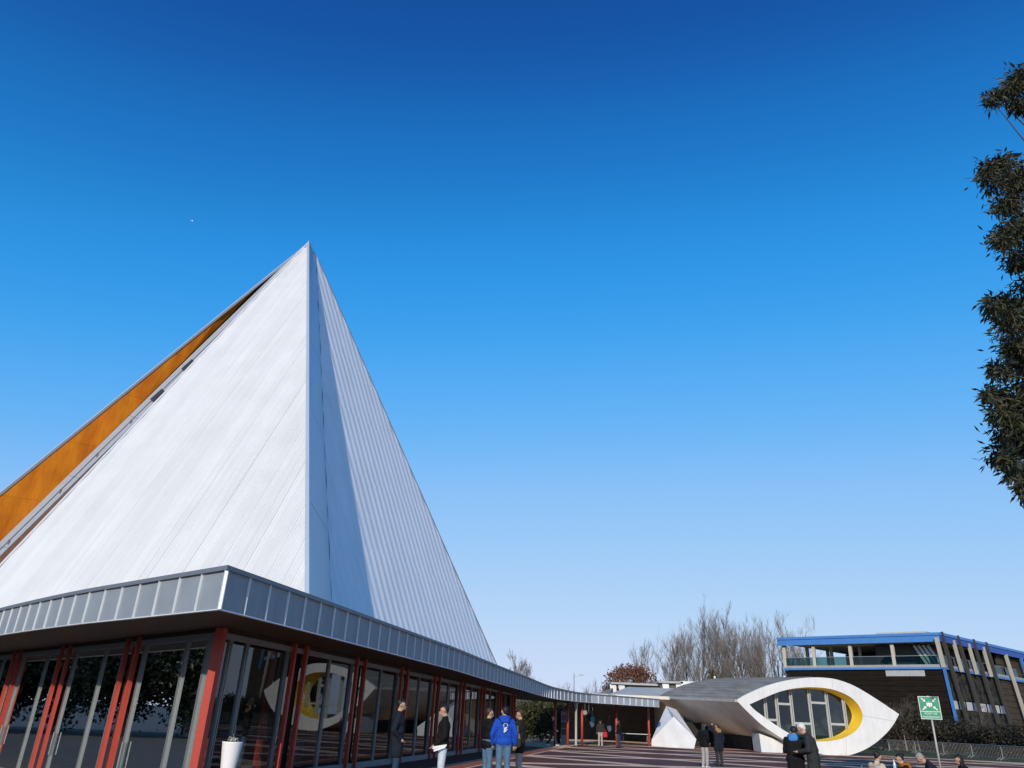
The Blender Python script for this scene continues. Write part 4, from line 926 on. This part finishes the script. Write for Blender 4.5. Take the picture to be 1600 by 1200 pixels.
# seated group
SITZ = -.48
sit = dict(pel=(0, -.02, .95), bel=(0, 0, 1.12), che=(0, .05, 1.30), nec=(0, .07, 1.46), hed=(0, .13, 1.60), shL=(-.18, .05, 1.40), shR=(.18, .05, 1.40),
    knL=(-.12, .44, .98), anL=(-.12, .46, .58), knR=(.12, .44, .98), anR=(.12, .46, .58), elL=(-.24, .14, 1.15), wrL=(-.08, .36, 1.26), elR=(.24, .14, 1.15), wrR=(.08, .36, 1.26), hiL=(-.09, .02, .93), hiR=(.09, .02, .93))
deep = PZ_(sit, nec=(0, .17, 1.42), hed=(0, .30, 1.50), che=(0, .11, 1.27), shL=(-.18, .14, 1.37), shR=(.18, .14, 1.37), wrL=(-.08, .42, 1.2), wrR=(.08, .42, 1.2))
GS = 'people sitting round the small table'
seats = [(1359, 19.4, 70, 'woman with dark hair in cream knit sitting with her hand to her face', BEIGE, DENIM, HBLK, 'bun', sit, None, 1.60),
         (1407, 19.2, -75, 'sitting person in black coat with a rust-coloured fur collar', BLACK, BLACK, HBLK, 'bun', sit, ORANGE, 1.58),
         (1452, 20.0, -68, 'sitting man with cropped grey hair leaning forward in dark jacket', NAVY, CHAR, HGRY, 'short', deep, None, 1.74),
         (1497, 20.0, -78, 'sitting person with long dark hair, black top and turquoise bag strap', BLACK, DARKJ, HBLK, 'long', sit, None, 1.60)]
def bistro_chair(x, y, az, label):
    t = empty('chair', (x, y, 0), -R_(az), label, 'chair', 'chairs round the small table')
    mb = MB(); mb.prism([(-.2, -.2, .40), (.2, -.2, .40), (.2, .2, .40), (-.2, .2, .40)], (0, 0, .025)); mb.build('seat', M_steel, t)
    for sx in (-1, 1):
        for sy in (-1, 1):
            mb = MB(); mb.tube([(sx*.19, sy*.2, 0), (sx*.18, sy*.18, .40)], .012, 6); mb.build('leg', M_steel, t)
    for k in range(3):
        mb = MB(); mb.box((0, -.22, .56+k*.1), (.38, .015, .06)); mb.build('back_slat', M_steel, t)
    mb = MB(); mb.tube([(-.19, -.2, .4), (-.19, -.23, .82), (.19, -.23, .82), (.19, -.2, .4)], .012, 6); mb.build('back_frame', M_steel, t)
for (x, D, az, lb, jk, trs, hr, stl, ps, hd_, H) in seats:
    pz = -(.58-.09)*H/1.75
    q = person(lb, x, D, az, H, jk, .95, trs, hr, stl, pose=ps, group=GS, hood=hd_, z0=pz)
    bistro_chair(q.location.x, q.location.y, az, 'slatted grey metal chair under the '+{1359: 'woman in the cream knit', 1407: 'person with the rust fur collar', 1452: 'grey-haired sitting man', 1497: 'sitting person with turquoise strap'}[x])
    if x == 1497:
        mb = MB(); mb.capsule((-.16, -.10, 1.16), (-.10, -.15, 1.02), .09, .10); soft(mb.build('bag', TURQ, q), .02, 2)
tbx = atY(1382, 1140, 19.3)
t = empty('cafe_table', (tbx[0], 19.3, 0), 0, 'small round white table with a bottle on it', 'table')
mb = MB(); mb.tube([(0, 0, .71), (0, 0, .74)], .36, 28); mb.build('table_top', M_paint, t); mb = MB(); mb.tube([(0, 0, .02), (0, 0, .71)], .03, 10); mb.build('pedestal', M_steel, t); mb = MB(); mb.tube([(0, 0, 0), (0, 0, .025)], [.22, .18], 20); mb.build('base', M_steel, t)
t = empty('water_bottle', (tbx[0]+.06, 19.2, .741), 0, 'clear plastic water bottle standing on the white table', 'bottle')
mb = MB(); mb.tube([(0, 0, 0), (0, 0, .15), (0, 0, .19), (0, 0, .22)], [.033, .033, .014, .013], 14); mb.build('bottle_body', mat('clear_plastic', (.55, .6, .65), .15, 0, .6), t, True); mb = MB(); mb.tube([(0, 0, .22), (0, 0, .24)], .015, 12); mb.build('cap', M_paint, t)
# things people carry
pp = p2.location; t = empty('paper_sheets', (pp.x-.05, pp.y-.26, .86), .3, 'folded white papers held against pale jeans', 'paper')
mb = MB(); mb.prism([(-.16, 0, 0), (.15, .02, .06), (.15, .02, .10), (-.15, 0, .05)], (0, .004, 0)); mb.prism([(-.13, -.006, -.05), (.12, -.004, .03), (.12, -.004, .065), (-.12, -.006, 0)], (0, .003, 0)); mb.build('sheet', M_paint, t)
def bag(name, x, D, z, sx, sz, m, label):
    p = atY(x, 1140, D); t = empty(name, (p[0], D, z), 0, label, 'bag')
    mb = MB(); mb.capsule((-sx*.2, 0, sz*.3), (-sx*.2, 0, sz*.8), sx*.32, sx*.25); mb.capsule((sx*.2, 0, sz*.3), (sx*.2, 0, sz*.8), sx*.32, sx*.25); soft(mb.build('pouch', m, t), .02, 2)
    mb = MB(); mb.tube([(-sx*.2, 0, sz*.9), (-sx*.15, 0, sz*1.35), (sx*.15, 0, sz*1.35), (sx*.2, 0, sz*.9)], .012, 6); mb.build('strap', m, t)
bag('shoulder_bag', 806.5, 21.15, .80, .26, .40, FUR, 'furry tan shoulder bag hanging in front of the dark olive coat')
bag('carrier_bag', 945.5, 59.1, .52, .34, .42, REDC, 'red bag carried beside light grey trousers under the walkway')

# ------------------------------------------------------------------ plaza furniture
pl = atY(364, 1157, 16.4)
t = empty('planter', (pl[0], 16.4, 0), 0, 'tall tapered white planter standing at the corner of the glass wall', 'planter')
mb = MB(); mb.tube([(0, 0, 0), (0, 0, .05), (0, 0, .86)], [.10, .105, .195], 28, False); mb.tube([(0, 0, .86), (0, 0, .885), (0, 0, .885), (0, 0, .80)], [.195, .20, .175, .172], 28, False); mb.build('pot', M_paint, t, True)
mb = MB(); mb.tube([(0, 0, .79), (0, 0, .81)], .17, 20); mb.build('gravel', M_concrete, t)
r = np.random.default_rng(9); c = r.normal(0, .05, (60, 3))+V3(0, 0, .86); link('plant', leaf_mesh(c, r.normal(size=(60, 3))+V3(0, 0, .4), .07, .02, 4), mat('pale_flower', (.6, .62, .55), .7), t)
lp = V3(5.45, 56.6, 0)
t = empty('lamp_post', lp, 0, 'grey tapered lamp post with a white angled lamp head beside the walkway', 'lamp post')
mb = MB(); mb.tube([(0, 0, 0), (0, 0, .1), (0, 0, 2.2), (0, 0, 2.9), (0, 0, 3.05)], [.13, .085, .085, .17, .17], 14); mb.build('post', M_pole, t, True)
mb = MB(); mb.prism([(-.75, -.12, 3.3), (-.02, -.12, 3.06), (.12, -.12, 3.06), (-.02, -.12, 3.22), (-.62, -.12, 3.42)], (0, .24, 0)); mb.build('lamp_head', M_paint, t)
t = empty('street_lamp', (14.05, 150, 0), 0, 'far tall street lamp rising above the zinc canopy', 'street lamp')
mb = MB(); mb.tube([(0, 0, 0), (0, 0, 9.9)], [.12, .07], 8); mb.build('pole', M_steel, t); mb = MB(); mb.bar((0, 0, 9.2), (1.4, 0, 9.6), .08); mb.build('arm', M_steel, t); mb = MB(); mb.box((1.5, 0, 9.65), (.8, .3, .14)); mb.build('lamp_head', M_steel, t)
# assembly point sign
sg = atY(1453, 1100, 20); saz = math.degrees(math.atan2(sg[0], 20))
t = empty('assembly_sign', (sg[0]-.02, 20, 0), -R_(saz-6), 'green assembly point sign with white arrows on a thin pole', 'sign')
mb = MB(); mb.tube([(0, .03, 0), (0, .03, 2.44)], .024, 12); mb.build('pole', M_pole, t, True)
zc = 2.16; hw, hh = .232, .262
mb = MB(); mb.box((0, 0, zc), (hw*2, .012, hh*2)); pnl = mb.build('panel', M_sign, t)
mb = MB(); y_ = -.010
for a, b_ in (((-hw+.006, zc-hh+.006), (hw-.006, zc-hh+.006)), ((-hw+.006, zc+hh-.006), (hw-.006, zc+hh-.006)), ((-hw+.006, zc-hh), (-hw+.006, zc+hh)), ((hw-.006, zc-hh), (hw-.006, zc+hh)), ((-hw, zc-hh+.175), (hw, zc-hh+.175))):
    mb.bar((a[0], y_, a[1]), (b_[0], y_, b_[1]), .012, .006, up=(0, 1, 0))
mb.build('border', M_paint, pnl)
zi = zc+.085
for sx, sz in ((-1, 1), (1, 1), (-1, -1), (1, -1)):
    mb = MB(); tipx, tipz = sx*.075, zi+sz*.055; ox, oz = sx*.165, zi+sz*.135
    d_ = nrm(V3(tipx-ox, 0, tipz-oz)); n_ = V3(-d_[2], 0, d_[0]); T_ = V3(tipx, y_, tipz)
    mb.bar((ox, y_, oz), T_-d_*.03, .022, .005, up=(0, 1, 0)); mb.prism([T_, T_-d_*.055+n_*.045, T_-d_*.035, T_-d_*.055-n_*.045], (0, .003, 0)); mb.build('arrow', M_paint, pnl)
for (ox, sc) in ((-.045, .62), (.045, .62), (0, .8)):
    mb = MB(); mb.capsule((ox, y_, zi+.06*sc), (ox, y_, zi+.062*sc), .017*sc, n=10); mb.prism([(ox-.03*sc, y_-.002, zi+.035*sc), (ox+.03*sc, y_-.002, zi+.035*sc), (ox+.026*sc, y_-.002, zi-.025), (ox+.02*sc, y_-.002, zi-.09*sc), (ox+.003, y_-.002, zi-.09*sc), (ox, y_-.002, zi-.03), (ox-.003, y_-.002, zi-.09*sc), (ox-.02*sc, y_-.002, zi-.09*sc), (ox-.026*sc, y_-.002, zi-.025)], (0, .003, 0)); mb.build('pictogram', M_paint, pnl)
def text(body, size, x, z, parent, m, y=-.012):
    cu = bpy.data.curves.new('text', 'FONT'); cu.body = body; cu.size = size; cu.align_x = 'CENTER'; cu.extrude = .001; cu.materials.append(m)
    tmp = bpy.data.objects.new('tmp', cu); COL.objects.link(tmp); bpy.context.view_layer.update()
    me = bpy.data.meshes.new_from_object(tmp.evaluated_get(bpy.context.evaluated_depsgraph_get())); bpy.data.objects.remove(tmp)
    o = bpy.data.objects.new('lettering', me); COL.objects.link(o); o.parent = parent; o.location = (x, y, z); o.rotation_euler = (math.pi/2, 0, 0); return o
text('POINT DE', .062, 0, zc-hh+.108, pnl, M_paint); text('RASSEMBLEMENT', .052, 0, zc-hh+.035, pnl, M_paint)
# crowd barriers
def barrier_proto(L):
    t = empty('crowd_barrier', (0, 0, 0), 0, 'x', 'barrier', 'crowd barriers in front of the hedge')
    mb = MB(); pts = [(0, 0, .12), (0, 0, 1.0), (.08, 0, 1.08), (L-.08, 0, 1.08), (L, 0, 1.0), (L, 0, .12)]; mb.tube(pts, .024, 8); mb.tube([(0, 0, .2), (L, 0, .2)], .018, 6); mb.build('frame', M_steel, t)
    mb = MB()
    for k in range(1, 20): mb.tube([(L*k/20, 0, .2), (L*k/20, 0, 1.08)], .009, 5, False)
    o = mb.build('bars', M_steel, t); o['kind'] = 'stuff'
    for x in (.25, L-.25):
        mb = MB(); mb.tube([(x, -.35, .02), (x, 0, .22), (x, .35, .02)], .022, 6); mb.build('foot', M_steel, t)
    return t
bp = [atz(x, y, 0) for x, y in ((1310, 1166.5), (1350, 1170), (1390, 1174), (1432, 1177), (1476, 1180.5), (1521, 1184), (1568, 1188), (1614, 1192))]
tot = resample([V3(p[0], p[1], 0, 0) for p in bp], 100)
bl = ['crowd barrier half hidden behind the pointed end of the eye frame', 'crowd barrier nearest the grass by the eye-shaped frame']
lbls = ['crowd barrier hidden mostly by the white eye frame', 'crowd barrier emerging from behind the tip of the eye frame', 'crowd barrier next after the one beside the eye frame', 'crowd barrier just left of the green sign pole', 'crowd barrier crossing behind the green sign pole', 'crowd barrier behind the sitting person with turquoise strap', 'crowd barrier last in the row, past the sitting group']
proto = None
for i, (a, b_) in enumerate(zip(bp, bp[1:])):
    d_ = b_-a; L = np.linalg.norm(d_[:2])
    if proto is None: proto = barrier_proto(1.0*5.0); PL_ = 5.0; o = proto
    else:
        o = proto.copy(); COL.objects.link(o)
        for ch in [c_ for c_ in bpy.data.objects if c_.parent is proto]:
            k = ch.copy(); COL.objects.link(k); k.parent = o
    o.location = (a[0], a[1], -.02); o.rotation_euler = (0, 0, math.atan2(d_[1], d_[0])); o.scale = (L/PL_*.985, 1, 1); o['label'] = lbls[i]
# information board, hanging cloths, trestle table under the walkway
ib_ = atY(881, 1140, 61)
t = empty('information_board', (ib_[0], 61, 0), 0, 'tall grey information board with picture panels under the walkway', 'notice board')
mb = MB(); mb.box((0, 0, 1.1), (.42, .06, 2.15)); mb.build('board', mat('board_grey', (.32, .33, .37), .6), t)
for z, m in ((1.75, mat('poster_violet', (.16, .14, .26), .6)), (1.25, mat('poster_brown', (.12, .07, .05), .6)), (.78, mat('poster_olive', (.10, .09, .05), .6))):
    mb = MB(); mb.box((0, -.036, z), (.36, .008, .4)); mb.build('picture', m, t)
mb = MB(); mb.box((-.42, .1, 1.0), (.34, .05, 2.0)); mb.build('side_panel', M_dark, t)
for k, (x, y, m, lb) in enumerate(((914, 1114, GREYT, 'small grey cloth hanging in the shade of the walkway'), (920, 1120, CHAR, 'dark cloth hanging between grey and blue cloths'), (926, 1124, TURQ, 'pale blue cloth hanging in the shade of the walkway'), (925, 1131, M_paint, 'white triangular cloth hanging below the blue one'), (952, 1138, M_paint, 'white slanting cloth held near the walkway posts'))):
    p = atY(x, y, 66); t = empty('hanging_cloth', p, .3, lb, 'cloth'); mb = MB(); mb.prism([(-.2, 0, .15), (.15, .02, .2), (.22, .02, -.1), (.0, .03, -.28), (-.16, 0, -.05)], (0, .01, 0)); mb.build('fabric', m, t)
    mb = MB(); mb.tube([(0, .005, .17), (0, .005, .9)], .008, 5); mb.build('cord', M_pole, t)
tt = atY(992, 1140, 72)
t = empty('trestle_table', (tt[0], 72, 0), .1, 'white-topped trestle table in the dark room behind the walkway', 'table')
mb = MB(); mb.box((0, 0, .74), (2.6, .7, .04)); mb.build('table_top', M_paint, t)
for x in (-1.1, 1.1):
    mb = MB(); mb.bar((x, -.3, 0), (x, 0, .72), .04); mb.bar((x, .3, 0), (x, 0, .72), .04); mb.build('trestle', M_steel, t)
# parked car and brick house past the shrubs
cp = atY(838, 1140, 74)
t = empty('parked_car', (cp[0], 74, 0), .15, 'silver parked car half hidden behind the evergreen shrubs', 'car')
prof = [(-2.0, .35), (-2.05, .7), (-1.75, .92), (-1.35, .98), (-.8, 1.42), (.6, 1.45), (1.35, 1.0), (1.95, .85), (2.05, .5), (2.0, .32)]
mb = MB(); mb.prism([(x, -.85, z) for x, z in prof], (0, 1.7, 0)); mb.build('body', mat('silver_paint', (.45, .47, .5), .3, .6), t)
mb = MB(); mb.prism([(-1.2, -.862, 1.0), (-.72, -.862, 1.36), (.52, -.862, 1.38), (1.1, -.862, 1.02)], (0, .01, 0)); mb.build('window', M_dark, t)
for x in (-1.3, 1.3):
    for y in (-.78, .78):
        mb = MB(); mb.tube([(x, y-.1, .32), (x, y+.1, .32)], .32, 18); wl = mb.build('wheel', SHOE, t); mb = MB(); mb.tube([(x, y-.112, .32), (x, y-.09, .32)], .19, 14); mb.build('rim', M_steel, wl)
for y in (-.6, .6): mb = MB(); mb.box((2.02, y, .68), (.06, .3, .12)); mb.build('headlight', M_paint, t)
hp = atY(884, 1140, 100)
t = empty('brick_house', (hp[0], 100, 0), .1, 'low red brick house glimpsed beneath the walkway canopy', 'house')
mb = MB(); mb.box((0, 3, 1.6), (9, 6, 3.2)); mb.build('wall', mat('brick', (.28, .085, .05), .85, 0, .2, .25, 6), t)
mb = MB(); mb.prism([(-4.8, -.4, 3.2), (4.8, -.4, 3.2), (4.8, 3, 4.6), (-4.8, 3, 4.6)], (0, 0, .15)); mb.prism([(-4.8, 6.4, 3.2), (4.8, 6.4, 3.2), (4.8, 3, 4.6), (-4.8, 3, 4.6)], (0, 0, .14)); mb.build('roof', mat('roof_tile', (.16, .07, .045), .85), t)
for x in (-2.6, 0, 2.6):
    mb = MB(); mb.box((x, -.03, 1.9), (1.1, .06, 1.2)); w_ = mb.build('window', M_paint, t); mb = MB(); mb.box((x, -.07, 1.9), (.9, .02, 1.0)); mb.build('pane', M_dark, w_)
# aeroplane high above
ap = CAM+ray(300, 345)*2600
t = empty('aeroplane', ap, .6, 'tiny white aeroplane high in the blue sky', 'aeroplane')
t.rotation_euler = (R_(55), 0, .5)
mb = MB(); mb.tube([(-4.5, 0, .6), (-3, 0, .2), (0, 0, 0), (3, 0, 0), (4.2, 0, -.1)], [.2, .5, .75, .7, .15], 10); mb.build('fuselage', M_paint, t, True)
mb = MB(); mb.prism([(-.2, -6, .5), (1.6, -6, .5), (1.8, 6, .5), (0, 6, .5)], (0, 0, .2)); mb.build('wing', M_paint, t); mb = MB(); mb.prism([(-4.6, 0, .4), (-3.2, 0, .4), (-4.0, 0, 2.2), (-4.7, 0, 2.2)], (0, .12, 0)); mb.prism([(-4.6, -2, .6), (-3.6, -2, .6), (-3.6, 2, .6), (-4.6, 2, .6)], (0, 0, .1)); mb.build('tail', M_paint, t)
# furniture glimpsed inside the hall
for (s_, dd_, m, lb) in ((2.4, 2.2, M_alu, 'metal stool inside the hall behind the corner glass'), (7.0, 2.0, M_yellow, 'yellow chair inside the hall by the second bay of glass'), (11.8, 2.2, M_yellow, 'yellow chair inside the hall by the third bay of glass')):
    p = P0+dL*s_-nL*dd_; t = empty('inside_chair', (p[0], p[1], LOW+.02), .7, lb, 'chair')
    mb = MB(); mb.box((0, 0, .45), (.42, .42, .04)); mb.build('seat', m, t); mb = MB(); mb.box((0, -.2, .72), (.42, .03, .4)); mb.build('backrest', m, t)
    for sx in (-.18, .18):
        for sy in (-.18, .18): mb = MB(); mb.tube([(sx, sy, 0), (sx, sy, .44)], .012, 6); mb.build('leg', M_steel, t)
for s_, lb in ((8.4, 'white notice sheet standing inside the glass between the red columns'), (9.35, 'narrow cream notice panel inside the glass near the red columns')):
    p = P0+dL*s_-nL*.9; t = empty('notice_stand', (p[0], p[1], LOW+.02), R_(44+8), lb, 'notice board'); mb = MB(); mb.box((0, 0, .9), (.42, .03, 1.5)); mb.build('panel', mat('cream_board', (.62, .6, .45), .7), t); mb = MB(); mb.box((0, 0, .03), (.5, .3, .05)); mb.build('foot', M_steel, t)

# ------------------------------------------------------------------ trees on the unseen sides, mirrored in the glass
def round_tree(x, y, h, w, seed, label):
    t = empty('dark_tree', (x, y, -.6), 0, label, 'tree', 'trees round the plaza mirrored in the glass'); r = np.random.default_rng(seed)
    mb = MB(); mb.tube([(0, 0, 0), (.1, 0, h*.4), (0, .1, h*.8)], [.3, .2, .05], 8); mb.build('trunk', M_bark, t)
    cl = r.normal(size=(40, 3)); cl /= np.linalg.norm(cl, axis=1)[:, None]; cl = cl*r.uniform(.3, .9, 40)[:, None]*V3(w/2, w/2, h*.46)+V3(0, 0, h*.5)
    n = 22000 if y > 0 and x < 0 else 8000; k = r.integers(0, 40, n); c = cl[k]+r.normal(0, 1, (n, 3))*V3(w*.1, w*.1, h*.07); c[:, 2] = np.abs(c[:, 2])
    link('crown', leaf_mesh(c, r.normal(size=(n, 3)), .38 if n > 9000 else .8, .22 if n > 9000 else .5, seed), M_leafD, t)
rr_ = random.Random(3)
for i, az in enumerate(range(-82, -44, 5)):
    D = 52+rr_.uniform(-4, 6); round_tree(P0[0]+D*math.sin(R_(az)), P0[1]+D*math.cos(R_(az)), rr_.uniform(10, 13), 9, 500+i, 'dark broad tree on the far side of the lower terrace')
for i, az in enumerate((39, 44, 49, 54, 60, 66)):
    D = 84+rr_.uniform(-4, 4); round_tree(D*math.sin(R_(az)), D*math.cos(R_(az)), rr_.uniform(12, 14), 9, 600+i, 'dark broad tree standing past the end of the hedge')
for i, az in enumerate(list(range(128, 232, 9))):
    D = 62+rr_.uniform(-5, 6); round_tree(D*math.sin(R_(az)), D*math.cos(R_(az)), rr_.uniform(9, 11.5), 10, 540+i, 'dark broad tree closing the far side of the plaza')
